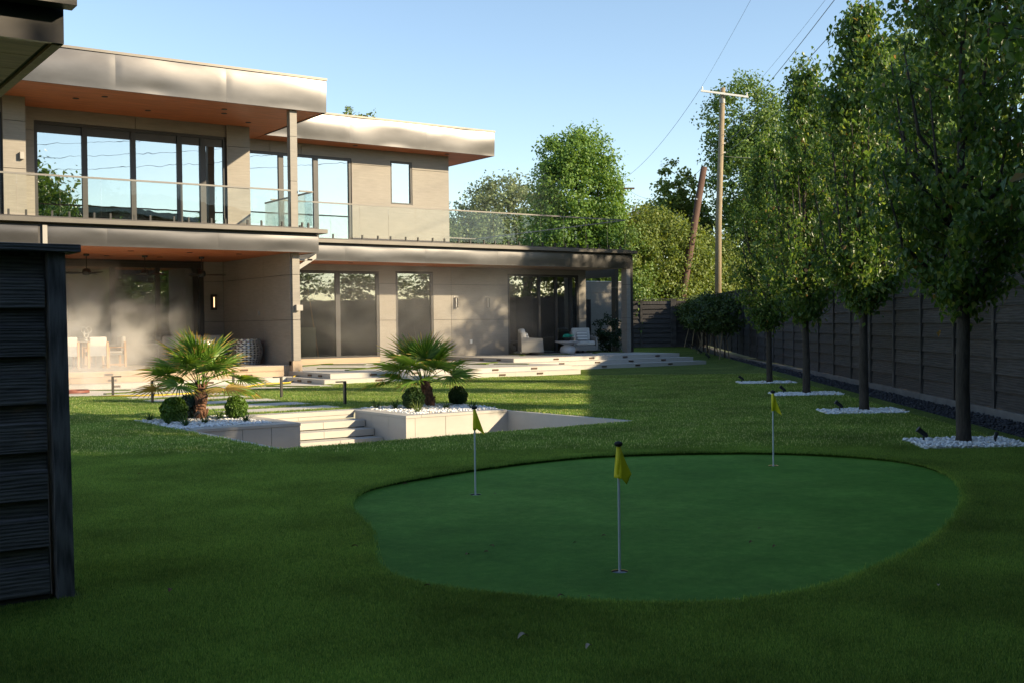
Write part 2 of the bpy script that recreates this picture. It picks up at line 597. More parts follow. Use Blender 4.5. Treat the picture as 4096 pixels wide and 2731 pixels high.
_c = np.mean(np.array(GREEN0), 0)
GREEN0 = [(float(p[0] + (p[0] - _c[0]) / math.hypot(p[0] - _c[0], p[1] - _c[1]) * .11), float(p[1] + (p[1] - _c[1]) / math.hypot(p[0] - _c[0], p[1] - _c[1]) * .11)) for p in GREEN0]
GREEN = smooth_poly(GREEN0, 2)


def inside(P, X, Y):
    X = np.asarray(X); Y = np.asarray(Y)
    r = np.zeros(X.shape, bool)
    n = len(P)
    for i in range(n):
        x1, y1 = P[i]; x2, y2 = P[(i + 1) % n]
        c = ((y1 > Y) != (y2 > Y))
        with np.errstate(divide='ignore', invalid='ignore'):
            xi = (x2 - x1) * (Y - y1) / ((y2 - y1) if y2 != y1 else 1e-9) + x1
        r ^= c & (X < xi)
    return r


def sheet(name, outer, holes, grid, mat, zoff, label, kind='structure'):
    pts = [Vector(p) for p in outer]
    edges = [(i, (i + 1) % len(outer)) for i in range(len(outer))]
    for h in holes:
        b = len(pts)
        pts += [Vector(p) for p in h]
        edges += [(b + i, b + (i + 1) % len(h)) for i in range(len(h))]
    if grid:
        xs = [p[0] for p in outer]; ys = [p[1] for p in outer]
        gx = np.arange(min(xs) + grid / 2, max(xs), grid); gy = np.arange(min(ys) + grid / 2, max(ys), grid)
        for x in gx:
            for y in gy:
                if inside(outer, x, y) and not any(inside(h, x, y) for h in holes):
                    pts.append(Vector((x, y)))
    r = mgeo.delaunay_2d_cdt(pts, edges, [], 0, 1e-5)
    vs, fs = r[0], r[2]
    keep = []
    for f in fs:
        cx = sum(vs[i].x for i in f) / 3; cy = sum(vs[i].y for i in f) / 3
        if inside(outer, cx, cy) and not any(inside(h, cx, cy) for h in holes):
            a = (vs[f[1]] - vs[f[0]]).cross(vs[f[2]] - vs[f[0]])
            keep.append(tuple(f) if a > 0 else tuple(reversed(f)))
    o = mesh_obj(name, [(v.x, v.y, gz(v.x, v.y) + zoff) for v in vs], keep, mat, smooth=True)
    return tag(o, label, kind=kind)


def fl(s, n):
    return fpt(s, n)


YARD = [(-12, -14), fl(-38, 1.12), fl(47.2, 1.12), (34.5, 59.0), (20, 60), (-12, 60)]
GZ = -0.030
sheet('lawn', YARD, [HOLE, GREEN], 4, 'turf', 0.0, 'green artificial turf lawn across the yard')
FLAGS = [(4.70, 5.483), (5.80, 8.83), (9.53, 8.495)]
CUPS = [[(fx0 + .054 * math.cos(a), fy0 + .054 * math.sin(a)) for a in np.arange(24) * math.pi / 12] for fx0, fy0 in FLAGS]
sheet('putting_green', GREEN, CUPS, 1.5, 'putting', GZ, 'smooth kidney shaped putting green of short turf')
rv_ = []; rf_ = []
for i_, (x, y) in enumerate(GREEN):
    rv_ += [(x, y, GZ - .004), (x, y, 0.001)]
    j_ = (i_ + 1) % len(GREEN)
    rf_.append((2 * i_, 2 * j_, 2 * j_ + 1, 2 * i_ + 1))
tag(mesh_obj('turf_side', rv_, rf_, 'turf_dark'), 'side of the long turf round the putting green, coloured as in shade', kind='structure')
TE = [(-900, -900), (900, -900), (900, 900), (-900, 900)]
sheet('ground', TE, [HOLE, GREEN], 0, 'terrain', -0.05, 'ground beyond the fences')
sheet('ground_far_rise', [fl(30, -0.2), fl(30, -60), fl(120, -60), (10, 130), (10, 58), (34.5, 58.6), fl(47.2, -0.1)], [], 6, 'terrain', -0.004, 'sloping ground beyond the far fence')
GRAV = [fl(-38, -0.1), fl(48, -0.1), fl(48.0, 1.12), fl(-38, 1.12)]
mesh_obj('gravel_bed', [(x, y, gz(x, y) + 0.006) for s_ in range(0, 1) for (x, y) in []] or [(*fl(s_, n_), gz(*fl(s_, n_)) + 0.008) for s_ in np.arange(-38, 48.1, 2.15) for n_ in (-0.1, 1.12)],
         [(2 * i, 2 * i + 2, 2 * i + 3, 2 * i + 1) for i in range(39)], 'soil')
tag(bpy.data.objects['gravel_bed'], 'dark strip of soil under the gravel by the side fence', kind='structure')


# turf blades as instanced tufts
def tuft_object(name, nbl, h, spread, wd, seed):
    r = np.random.default_rng(seed)
    V = []; F = []; rn = []
    for i in range(nbl):
        a = r.uniform(0, 6.283); px, py = r.normal(0, spread, 2)
        hh = h * r.uniform(0.6, 1.15); lean = r.uniform(0.02, 0.42) * hh
        b = r.uniform(0, 6.283)
        dx, dy = math.cos(a) * wd / 2, math.sin(a) * wd / 2
        k = len(V)
        V += [(px - dx, py - dy, 0), (px + dx, py + dy, 0), (px + dx * .7 + math.cos(b) * lean * .4, py + dy * .7 + math.sin(b) * lean * .4, hh * .6), (px - dx * .7 + math.cos(b) * lean * .4, py - dy * .7 + math.sin(b) * lean * .4, hh * .6), (px + math.cos(b) * lean, py + math.sin(b) * lean, hh)]
        F += [(k, k + 1, k + 2, k + 3), (k + 3, k + 2, k + 4)]
        q = r.uniform(0, 0.76)
        if r.uniform() < 0.03: q = 1.0
        rn += [q, q]
    me = bpy.data.meshes.new(name)
    me.from_pydata(V, [], F)
    me.materials.append(M['blade'])
    a = me.attributes.new('rnd', 'FLOAT', 'FACE'); a.data.foreach_set('value', np.array(rn, dtype=np.float32))
    return bpy.data.objects.new(name, me)


def scatter(name, P, src, label, smin, smax, seed=0):
    me = bpy.data.meshes.new(name)
    me.from_pydata(P.tolist(), [], [])
    o = bpy.data.objects.new(name, me)
    col.objects.link(o)
    ng = bpy.data.node_groups.new(name, 'GeometryNodeTree')
    ng.interface.new_socket('Geometry', in_out='INPUT', socket_type='NodeSocketGeometry')
    ng.interface.new_socket('Geometry', in_out='OUTPUT', socket_type='NodeSocketGeometry')
    i = ng.nodes.new('NodeGroupInput'); ou = ng.nodes.new('NodeGroupOutput')
    ins = ng.nodes.new('GeometryNodeInstanceOnPoints')
    oi = ng.nodes.new('GeometryNodeObjectInfo'); oi.inputs['Object'].default_value = src
    oi.inputs['As Instance'].default_value = True
    rv = ng.nodes.new('FunctionNodeRandomValue'); rv.data_type = 'FLOAT_VECTOR'
    rv.inputs[0].default_value = (-0.1, -0.1, 0); rv.inputs[1].default_value = (0.1, 0.1, 6.283); rv.inputs['Seed'].default_value = seed
    rs = ng.nodes.new('FunctionNodeRandomValue'); rs.data_type = 'FLOAT'
    rs.inputs[2].default_value = smin; rs.inputs[3].default_value = smax; rs.inputs['Seed'].default_value = seed + 1
    ng.links.new(i.outputs[0], ins.inputs['Points'])
    ng.links.new(oi.outputs['Geometry'], ins.inputs['Instance'])
    ng.links.new(rv.outputs[0], ins.inputs['Rotation'])
    ng.links.new(rs.outputs[1], ins.inputs['Scale'])
    ng.links.new(ins.outputs[0], ou.inputs[0])
    md = o.modifiers.new('scatter', 'NODES'); md.node_group = ng
    return tag(o, label, kind='stuff')


# slabs in the path (cut out of the tufts)
SLABS = [(7.56, 9.86, 19.58, 20.38), (7.56, 9.85, 20.97, 21.80), (7.56, 9.84, 22.43, 23.28), (7.56, 9.85, 23.95, 24.77), (7.56, 9.84, 25.42, 26.22)]
APRON = [(5.2, 27.55), (6.9, 27.35), (8.2, 26.75), (9.6, 26.85), (11.2, 27.15), (12.3, 26.9), (13.42, 26.85), (13.45, 27.85), (13.45, 30.5), (2, 30.5), (2, 28.2)]
PADS = [((12.83, 8.17), 0.82), ((16.0, 12.22), 0.80), ((18.95, 15.95), 0.80), ((21.90, 19.75), 0.78)]


def pad_poly(c, h):
    # square parallel to the house, turned as in the photo
    return [(c[0] - h * 0.42, c[1] + h * 0.95), (c[0] - h * 1.18, c[1] + 0.02 * h), (c[0] + h * 0.42, c[1] - h * 0.95), (c[0] + h * 1.18, c[1] + 0.06 * h)]


def lawn_mask(X, Y, pad=0.0):
    m = ~inside(GREEN, X, Y) & ~inside(HOLE, X, Y) & ~inside(APRON, X, Y)
    for (x0, x1, y0, y1) in SLABS:
        m &= ~((X > x0) & (X < x1) & (Y > y0) & (Y < y1))
    for c, h in PADS:
        m &= ~inside(pad_poly(c, h), X, Y)
    m &= ((X - FO.x) * FN.x + (Y - FO.y) * FN.y) > 1.12
    m &= ~((X > 13.4) & (Y > 27.8)) & (Y < 60)
    m &= ~((X < 1.75) & (Y > 6.75))
    return m


def frustum_points(n, d0, d1, power):
    u = RNG.uniform(0, 1, n)
    d = (d0 ** (2 - power) + u * (d1 ** (2 - power) - d0 ** (2 - power))) ** (1 / (2 - power))
    l = RNG.uniform(-0.50, 0.50, n) * d
    X = d * sn + l * cs; Y = d * cs - l * sn
    return X, Y


tuft = tuft_object('turf_tuft', 24, 0.026, 0.024, 0.0032, 3)
X, Y = frustum_points(150000, 4.2, 14.5, 0.9)
k = lawn_mask(X, Y)
P = np.stack([X[k], Y[k], np.zeros(k.sum())], 1)
scatter('turf_blades', P, tuft, 'long artificial grass blades of the near lawn', 0.75, 1.15, 5)
tuft2 = tuft_object('turf_tuft_coarse', 22, 0.032, 0.055, 0.0085, 4)
X, Y = frustum_points(190000, 14.0, 34, 0.9)
k = lawn_mask(X, Y)
P = np.stack([X[k], Y[k], np.zeros(k.sum())], 1)
scatter('turf_blades_far', P, tuft2, 'long artificial grass blades of the far lawn', 0.7, 1.15, 9)


def border_points(poly, step, w0, w1):
    out = []
    n = len(poly)
    for i in range(n):
        a = Vector(poly[i]); b = Vector(poly[(i + 1) % n])
        L = (b - a).length
        nn = Vector((b.y - a.y, -(b.x - a.x))).normalized()
        for _ in range(int(L / step)):
            p = a.lerp(b, random.random()) + nn * random.uniform(w0, w1)
            out.append((p.x, p.y, 0))
    return out


ar = sum(GREEN[i][0] * GREEN[(i + 1) % len(GREEN)][1] - GREEN[(i + 1) % len(GREEN)][0] * GREEN[i][1] for i in range(len(GREEN)))
sg = 1 if ar > 0 else -1
bp = border_points(GREEN, 0.004, 0.0 * sg, 0.09 * sg)
scatter('turf_edge', np.array(bp), tuft, 'ragged fringe of long turf round the putting green', 0.9, 1.35, 11)


# ------------------------------------------------------------------ stones
def stones(name, poly, n, size, mat, label, z0=0.0, mound=0.03, seed=1, cap=None):
    r = np.random.default_rng(seed)
    xs = [p[0] for p in poly]; ys = [p[1] for p in poly]
    X = r.uniform(min(xs), max(xs), n * 4); Y = r.uniform(min(ys), max(ys), n * 4)
    k = inside(poly, X, Y)
    X = X[k][:n]; Y = Y[k][:n]
    n = len(X)
    t = (1 + 5 ** .5) / 2
    # low-poly pebble: subdivided octahedron-ish (icosahedron)
    iv = np.array([(-1, t, 0), (1, t, 0), (-1, -t, 0), (1, -t, 0), (0, -1, t), (0, 1, t), (0, -1, -t), (0, 1, -t), (t, 0, -1), (t, 0, 1), (-t, 0, -1), (-t, 0, 1)]) / 1.9
    fa = np.array([(0, 11, 5), (0, 5, 1), (0, 1, 7), (0, 7, 10), (0, 10, 11), (1, 5, 9), (5, 11, 4), (11, 10, 2), (10, 7, 6), (7, 1, 8), (3, 9, 4), (3, 4, 2), (3, 2, 6), (3, 6, 8), (3, 8, 9), (4, 9, 5), (2, 4, 11), (6, 2, 10), (8, 6, 7), (9, 8, 1)])
    V = np.zeros((n, 12, 3))
    sz = size * r.uniform(0.55, 1.3, (n, 1, 1)) * r.uniform(0.7, 1.15, (n, 1, 3)) * np.array([1.0, 1.0, 0.62])
    jit = iv[None] * (1 + r.uniform(-0.18, 0.18, (n, 12, 1)))
    a = r.uniform(0, 6.283, n)
    L = jit * sz
    ca, sa = np.cos(a)[:, None], np.sin(a)[:, None]
    V[:, :, 0] = L[:, :, 0] * ca - L[:, :, 1] * sa + X[:, None]
    V[:, :, 1] = L[:, :, 0] * sa + L[:, :, 1] * ca + Y[:, None]
    V[:, :, 2] = L[:, :, 2] + z0 + r.uniform(0, mound, n)[:, None] + size * .2
    F = (fa[None] + (np.arange(n) * 12)[:, None, None]).reshape(-1, 3)
    rn = np.repeat(np.clip(r.beta(2, 2, n), 0, 0.93) + (r.uniform(0, 1, n) < 0.03) * 0.9, 20).clip(0, 1)
    o = mesh_obj(name, V.reshape(-1, 3), F, mat, smooth=True, rnd=rn)
    return tag(o, label, kind='stuff')


# ------------------------------------------------------------------ sunken court, planters, stairs
court = tag(thing('sunken_court', 'sunken court with pale tiled walls and entry stairs', None), kind='structure')
if 'category' in court: del court['category']


def C(name, mat, x0, x1, y0, y1, z0, z1, bev=0.004):
    return box(name, mat, court, x0, x1, y0, y1, z0, z1, bev)


MB().prism([(5.6, 13.2), (12.3, 13.2), (12.3, 19.6), (5.6, 19.6)], -1.25, -1.1).build('court_floor', 'tile', court)
# coping strips
MB().prism([(5.765, 13.37), (5.975, 13.50), (5.975, 17.17), (5.765, 17.17)], -0.3, -0.005).build('coping', 'tile', court, bevel=0.004)
MB().prism([(5.77, 13.362), (12.13, 13.452), (12.0, 13.58), (5.98, 13.497)], -0.3, -0.006).build('coping', 'tile', court, bevel=0.004)
MB().prism([(12.128, 13.455), (11.925, 17.475), (11.80, 17.42), (12.003, 13.583)], -0.3, -0.004).build('coping', 'tile', court, bevel=0.004)
# walls below the coping, tiled
ys = np.linspace(13.5, 16.9, 4)
for i in range(3):
    box('wall_tile', 'tile', court, 5.80, 5.95, ys[i] + .003, ys[i + 1] - .003, -1.1, -0.3)
    a0, a1 = ys[i], ys[i + 1]
    fx = lambda y: 11.83 - (y - 17.4) * 0.0505
    MB().prism([(fx(a0) - 0.005, a0 + .004), (fx(a1) - 0.005, a1 - .004), (fx(a1) + .12, a1 - .004), (fx(a0) + .12, a0 + .004)], -1.1, -0.302).build('wall_tile', 'tile', court)
    MB().prism([(fx(a0) - 0.025, a0 + .004), (fx(a1) - 0.025, a1 - .004), (fx(a1) - .006, a1 - .004), (fx(a0) - .006, a0 + .004)], -1.1, -0.05).build('wall_tile', 'tile', court)
# left planter: front wall + stair-side wall
for i, (x0, x1) in enumerate([(5.98, 6.72), (6.726, 7.20), (7.206, 7.70)]):
    C('wall_tile', 'tile', x0, x1, 16.87, 17.05, -1.1, -0.03, 0.003)
C('coping', 'tile', 5.98, 7.706, 16.86, 17.20, -0.028, 0.02)
C('coping', 'tile', 7.40, 7.706, 17.203, 19.1, -0.028, 0.02)
C('wall_tile', 'tile', 7.52, 7.70, 17.06, 19.1, -1.1, -0.03)
# right planter
for i, (y0, y1) in enumerate([(16.89, 17.50), (17.506, 18.13), (18.136, 18.78)]):
    C('wall_tile', 'tile', 9.68, 9.86, y0, y1, -1.1, -0.03, 0.003)
for i, (x0, x1) in enumerate([(9.864, 10.48), (10.486, 11.10), (11.106, 11.83)]):
    C('wall_tile', 'tile', x0, x1, 16.89, 17.05, -1.1, -0.03, 0.003)
C('coping', 'tile', 9.675, 9.985, 16.88, 19.12, -0.028, 0.02)
C('coping', 'tile', 9.988, 11.80, 16.88, 17.12, -0.028, 0.02)
# landing + treads
C('coping', 'tile', 7.71, 9.672, 18.80, 19.14, -0.06, 0.02)
tr = [(18.80, 0.0), (18.36, -0.135), (18.02, -0.27), (17.69, -0.405), (17.36, -0.54), (17.03, -0.675)]
for i in range(1, len(tr)):
    y, z = tr[i]
    yb = tr[i - 1][0]
    mid = 8.75 + 0.15 * ((i % 2) - .5)
    for (x0, x1) in ((7.71, mid - .002), (mid + .002, 9.665)):
        C('stair_tread', 'tile', x0, x1, y, yb + .03, z - 0.118, z, 0.004)
    C('stair_gap', 'fixture', 7.72, 9.66, y + .03, yb + .02, z - 0.134, z - 0.12, 0)
for (x0, x1) in ((7.712, 8.55), (8.556, 9.668)):
    C('riser_tile', 'tile', x0, x1, 18.815, 18.835, -0.118, -0.062, 0.0)
C('soil_bed', 'soil', 5.77, 7.39, 17.21, 19.3, -0.3, -0.035, 0)
C('soil_bed', 'soil', 9.99, 12.0, 17.13, 19.22, -0.3, -0.035, 0)
BEDL = [(5.77, 17.22), (7.38, 17.22), (7.38, 19.25), (5.77, 19.3)]
BEDR = [(10.0, 17.14), (11.78, 17.14), (11.92, 17.5), (12.02, 18.85), (11.6, 19.22), (10.0, 19.2)]
stones('white_gravel', BEDL, 3400, 0.026, 'white_stone', 'white marble gravel in the left planter bed', -0.03, 0.055, 21)
stones('white_gravel', BEDR, 3600, 0.026, 'white_stone', 'white marble gravel in the right planter bed', -0.03, 0.055, 22)
lbl = ['white gravel diamond round the nearest row tree', 'white gravel diamond round the second row tree', 'white gravel diamond round the third row tree', 'white gravel diamond round the farthest row tree']
for i, (c, h) in enumerate(PADS):
    stones('white_gravel', pad_poly(c, h), [2300, 1700, 1400, 1200][i], [0.026, 0.028, 0.03, 0.03][i], 'white_stone', lbl[i], 0.0, 0.035, 30 + i)
stones('dark_gravel', [fl(-6, 0.02), fl(12, 0.02), fl(12, 1.13), fl(-6, 1.13)], 9000, 0.026, 'black_stone', 'blue black gravel strip along the near side fence', 0.0, 0.02, 40)
stones('dark_gravel', [fl(12, 0.02), fl(46, 0.02), fl(46, 1.13), fl(12, 1.13)], 8000, 0.042, 'black_stone', 'blue black gravel strip along the far side fence', 0.0, 0.02, 41)

# path slabs and paved apron
for i, (x0, x1, y0, y1) in enumerate(SLABS):
    o = box('path_slab', 'paving', None, x0, x1, y0, y1, -0.03, 0.020, 0.004)
    tag(o, ['paving slab nearest the sunken stairs', 'second paving slab up from the sunken stairs', 'middle paving slab of the lawn path', 'fourth paving slab up from the sunken stairs', 'farthest paving slab of the lawn path, nearest the porch'][i], 'paving slab', 'paving slabs of the lawn path')
tag(MB().prism(APRON, -0.02, 0.010).build('patio_apron', 'paving'), 'pale paved apron at the foot of the porch steps', kind='structure')


# ------------------------------------------------------------------ terraces (structure with tile pieces)
def terrace(name, label, x0, x1, y0, y1, z0, z1, mat='tile', tile=1.2, top=True, left=True, right=False, topmat=None):
    root = tag(thing(name, label, None), kind='structure')
    t = 0.014
    box('slab_core', mat, root, x0 + t, x1 - t, y0 + t, y1, z0, z1 - t)
    n = max(1, round((x1 - x0) / tile))
    e = np.linspace(x0, x1, n + 1)
    for i in range(n):
        box('riser_tile', mat, root, e[i] + .0015, e[i + 1] - .0015, y0, y0 + t - .001, z0, z1 - t - .001)
        if top:
            m = max(1, round((y1 - y0) / tile)) if (y1 - y0) > 1.5 else 1
            f = np.linspace(y0, y1, m + 1)
            for j in range(m):
                box('paving_tile', topmat or mat, root, e[i] + .0015, e[i + 1] - .0015, f[j] + (.0015 if j else -0.004), f[j + 1] - .0015, z1 - t, z1)
    if left:
        m = max(1, round((y1 - y0) / tile))
        f = np.linspace(y0 + t, y1, m + 1)
        for j in range(m):
            box('riser_tile', mat, root, x0, x0 + t - .001, f[j] + .0015, f[j + 1] - .0015, z0, z1 - t - .001)
    if right:
        box('riser_tile', mat, root, x1 - t + .001, x1, y0 + t, y1, z0, z1 - t - .001)
    return root


terrace('terrace_step', 'lower step of the middle terrace', 13.45, 22.35, 27.87, 28.34, 0.0, 0.14)
# left return of that step
tr1 = tag(thing('terrace_step', 'left return of the lower step of the middle terrace', None), kind='structure')
box('slab_core', 'tile', tr1, 13.464, 13.86, 28.345, 30.66, 0, 0.126)
for a, b in ((28.345, 29.5), (29.503, 30.66)):
    box('paving_tile', 'tile', tr1, 13.45, 13.86, a, b - .002, 0.126, 0.14)
    box('riser_tile', 'tile', tr1, 13.45, 13.463, a, b - .002, 0.0, 0.125)
terrace('middle_terrace', 'pale tiled middle terrace in front of the tall windows', 13.86, 22.37, 28.345, 36.08, 0.0, 0.28)
terrace('terrace_step', 'lowest step of the far terrace', 22.37, 30.62, 30.58, 31.06, 0.0, 0.14, left=True, right=True)
terrace('terrace_step', 'middle step of the far terrace', 22.375, 30.42, 31.065, 31.60, 0.0, 0.28, left=True, right=True)
terrace('far_terrace', 'pale tiled far terrace under the covered seating', 22.40, 30.22, 31.605, 36.08, 0.0, 0.42, right=True)
terrace('porch_step', 'lowest pale step of the porch', 2.0, 13.72, 30.35, 30.75, 0.0, 0.15, left=False, right=True)
terrace('porch_step', 'middle warm tiled step of the porch', 2.0, 13.55, 30.755, 31.15, 0.0, 0.30, mat='porch_tile', left=False, right=True)
terrace('porch_floor', 'raised porch floor behind the warm tiled steps', 2.0, 13.93, 31.155, 36.38, 0.0, 0.45, mat='porch_tile', left=False, topmat='floor_tile')
# turf inlays
INL = [((15.78, 34.41), (17.6, 35.9), .285), ((16.89, 35.34), (17.91, 33.95), .285), ((15.25, 32.08), (16.37, 31.04), .285), ((15.21, 30.0), (17.38, 31.4), .285), ((20.51, 31.22), (21.95, 32.01), .285), ((21.03, 30.78), (21.73, 29.82), .285), ((20.19, 32.2), (20.7, 30.7), .285),
       ((25.3, 35.95), (26.62, 33.87), .425), ((24.52, 34.12), (26.19, 35.86), .425), ((28.03, 34.11), (29.9, 35.9), .425), ((29.1, 35.68), (29.84, 34.34), .425),
       ((7.67, 30.0), (8.61, 29.16), .012), ((7.62, 27.81), (9.34, 28.24), .012), ((11.91, 28.13), (12.9, 27.06), .012), ((10.51, 27.5), (12.95, 29.08), .012)]
inl = tag(thing('turf_inlays', 'narrow angled turf strips let into the pale terraces', None), kind='structure')
for a, b, z in INL:
    a = Vector(a); b = Vector(b); d = (b - a).normalized(); n = Vector((-d.y, d.x)) * 0.075
    MB().prism([tuple(a - n), tuple(b - n), tuple(b + n), tuple(a + n)], z - 0.004, z + 0.022).build('turf_strip', 'turf', inl)

# ------------------------------------------------------------------ step lights
def steplight(x, y, z, label, axis='y', w=0.21, h=0.05, group='step lights'):
    t = thing('step_light', label, 'step light', (x, y, z), 0 if axis == 'y' else -math.pi / 2, group)
    m = MB().box(-w / 2, w / 2, -0.030, 0.0, h / 2 - .008, h / 2).box(-w / 2, -w / 2 + .01, -0.03, 0, -h / 2, h / 2 - .008).box(w / 2 - .01, w / 2, -0.03, 0, -h / 2, h / 2 - .008).box(-w / 2 + .01, w / 2 - .01, -0.012, 0, -h / 2, h / 2 - .008)
    m.build('housing', 'step_light', t, local=True)
    MB().box(-w / 2 + .01, w / 2 - .01, -0.026, -0.013, -.006, .001).box(-w / 2 + .01, w / 2 - .01, -0.026, -0.013, -.02, -.014).build('louvre', 'step_light', t, local=True)
    return t


OR = ['first', 'second', 'third', 'fourth']


def row_lights(xs, y, z, where):
    for i, x in enumerate(xs):
        steplight(x, y, z, f'bronze step light, {OR[i]} from the left on {where}')


row_lights([23.98, 25.59, 27.16, 28.76], 30.58, 0.075, 'the lowest far terrace step')
row_lights([24.07, 25.69, 27.27, 28.87], 31.065, 0.21, 'the middle far terrace step')
row_lights([24.24, 25.87, 27.45, 29.07], 31.605, 0.35, 'the top far terrace step')
row_lights([15.20, 16.6, 19.40, 20.87], 28.345, 0.21, 'the upper middle terrace step')
row_lights([15.13, 17.87, 19.33, 20.74], 27.87, 0.075, 'the lower middle terrace step')
row_lights([8.65, 9.92, 11.2, 12.49], 31.155, 0.355, 'the top porch step')
row_lights([8.63, 9.90, 11.17, 12.46], 30.755, 0.215, 'the middle porch step')
row_lights([8.61, 9.90, 11.16, 12.43], 30.35, 0.07, 'the lowest porch step')
for x, y, z, l in ((13.86, 29.64, .20, 'far bronze step light on the upper left side of the middle terrace'), (13.86, 28.97, .20, 'near bronze step light on the upper left side of the middle terrace'), (13.45, 29.45, .065, 'far bronze step light on the lower left side of the middle terrace'), (13.45, 28.79, .065, 'near bronze step light on the lower left side of the middle terrace'), (22.40, 33.57, .35, 'far bronze step light on the left side of the far terrace'), (22.40, 32.5, .35, 'near bronze step light on the left side of the far terrace')):
    steplight(x, y, z, l, 'x')


# ------------------------------------------------------------------ house
house = thing('house', 'modern two storey house with metal fascias, glass balconies and covered porch', 'house', (0, 0, 0))
H = house


def HB(name, mat, x0, x1, y0, y1, z0, z1, bev=0, par=None):
    return box(name, mat, par or H, x0, x1, y0, y1, z0, z1, bev)


def sheet_panel(x0, x1, y, z0, z1, seed, amp=0.011, name='fascia_panel', ax='x', par=None):
    """sheet-metal fascia panel with oil-canning, real relief, folded edges"""
    r = np.random.default_rng(seed)
    nx, nz = 48, 14
    U = np.linspace(0, 1, nx + 1); W = np.linspace(0, 1, nz + 1)
    L = x1 - x0; hh = z1 - z0
    D = np.zeros((nx + 1, nz + 1))
    for _ in range(7):
        cx, cz = r.uniform(0, 1), r.uniform(0.0, 1.0)
        sx, sz = r.uniform(0.16, 0.38), r.uniform(0.20, 0.40)
        D += r.uniform(-1, 1) * np.exp(-((U[:, None] - cx) / sx) ** 2 - ((W[None] - cz) / sz) ** 2)
    D = (D / max(1e-6, abs(D).max())) * amp * .8
    gx = (x0 + L * U)[:, None]
    ph = 0.10 * np.sin(gx * 1.3 + y) + 0.07 * np.sin(gx * 3.1)
    k_h = min(1, hh / 0.8)
    D = D * k_h + 2.2 * amp * k_h * np.sin(np.clip(W[None] ** 1.25 + ph * .5, 0, 1) * math.pi)
    wx = np.clip(np.minimum(U, 1 - U) / 0.05, 0, 1)
    D *= (0.80 + 0.20 * wx)[:, None]
    V = []; F = []
    for i in range(nx + 1):
        for j in range(nz + 1):
            V.append((x0 + L * U[i], y - D[i, j], z0 + hh * W[j]) if ax == 'x' else (y + D[i, j], x0 + L * U[i], z0 + hh * W[j]))
    for i in range(nx):
        for j in range(nz):
            a = i * (nz + 1) + j
            F.append((a, a + nz + 1, a + nz + 2, a + 1))
    t = 0.05
    def back(p):
        return (p[0], p[1] + t, p[2]) if ax == 'x' else (p[0] - t, p[1], p[2])
    def ret(idx):
        q = len(V)
        for a_ in idx:
            V.append(V[a_]); V.append(back(V[a_]))
        for n_ in range(len(idx) - 1):
            F.append((q + 2 * n_, q + 2 * n_ + 2, q + 2 * n_ + 3, q + 2 * n_ + 1))
    ret([i * (nz + 1) for i in range(nx + 1)])
    ret([i * (nz + 1) + nz for i in range(nx + 1)])
    ret(list(range(nz + 1)))
    ret([nx * (nz + 1) + q for q in range(nz + 1)])
    o = mesh_obj(name, V, F, 'fascia', par or H, smooth=True)
    o.data.polygons.foreach_set('use_smooth', [p.index < nx * nz for p in o.data.polygons])
    return o


# --- upper front roof (z soffit 7.93, top 8.96)
ZS = 7.93
for i, (a, b) in enumerate([(1.0, 2.60), (2.6, 5.70), (5.70, 8.795), (8.795, 11.86), (11.86, 14.95)]):
    sheet_panel(a + .001, b - .001, 30.60, ZS, 8.885, 100 + i)
HB('roof_cap', 'cap_metal', 1.0, 14.98, 30.565, 30.70, 8.887, 8.955)
HB('roof', 'roofing', 1.0, 14.92, 30.635, 44, 8.02, 8.88)
sheet_panel(30.63, 35.05, 14.95, ZS, 8.885, 120, ax='y')
HB('roof_cap', 'cap_metal', 14.86, 14.98, 30.70, 35.1, 8.887, 8.953)
HB('soffit', 'soffit', 1.0, 14.925, 30.63, 34.16, ZS + .012, ZS + .03)
HB('soffit', 'soffit', 13.96, 14.925, 34.161, 36.1, ZS + .012, ZS + .03)
HB('soffit_trim', 'dark_metal', 14.88, 14.925, 30.66, 35.08, ZS - .012, ZS + .011)
# --- rear roof
for i, (a, b) in enumerate([(14.96, 18.025), (18.025, 21.108), (21.108, 24.1)]):
    sheet_panel(a + .001, b - .001, 35.10, ZS, 8.82, 130 + i, amp=0.013)
HB('roof_cap', 'cap_metal', 14.985, 24.13, 35.065, 35.2, 8.822, 8.887)
HB('roof', 'roofing', 14.99, 24.07, 35.135, 46, 8.02, 8.80)
sheet_panel(35.13, 46.0, 24.10, ZS, 8.82, 141, ax='y')
HB('soffit', 'soffit', 14.955, 24.07, 35.133, 46, ZS + .010, ZS + .026)

# --- upper storey walls: cladding as panels with recessed joints
G_ = 0.014


def wall(x0, x1, y, z0, z1, xj=(), zj=(), t=0.05, ax='y', face=-1, mat='clad', core=True):
    xs = [x0] + [v for v in xj if x0 < v < x1] + [x1]
    zs = [z0] + [v for v in zj if z0 < v < z1] + [z1]
    for i in range(len(xs) - 1):
        for j in range(len(zs) - 1):
            a, b, c, d = xs[i] + (G_ if i else 0), xs[i + 1], zs[j] + (G_ if j else 0), zs[j + 1]
            if ax == 'y':
                HB('wall_panel', mat, a, b, y, y + t, c, d)
            else:
                HB('wall_panel', mat, y - t, y, a, b, c, d)
    if core:
        if ax == 'y':
            HB('wall_core', 'frame', x0 + .004, x1 - .004, y + t + .001, y + t + .15, z0, z1)
        else:
            HB('wall_core', 'frame', y - t - .1, y - t - .001, x0 + .004, x1 - .004, z0, z1)


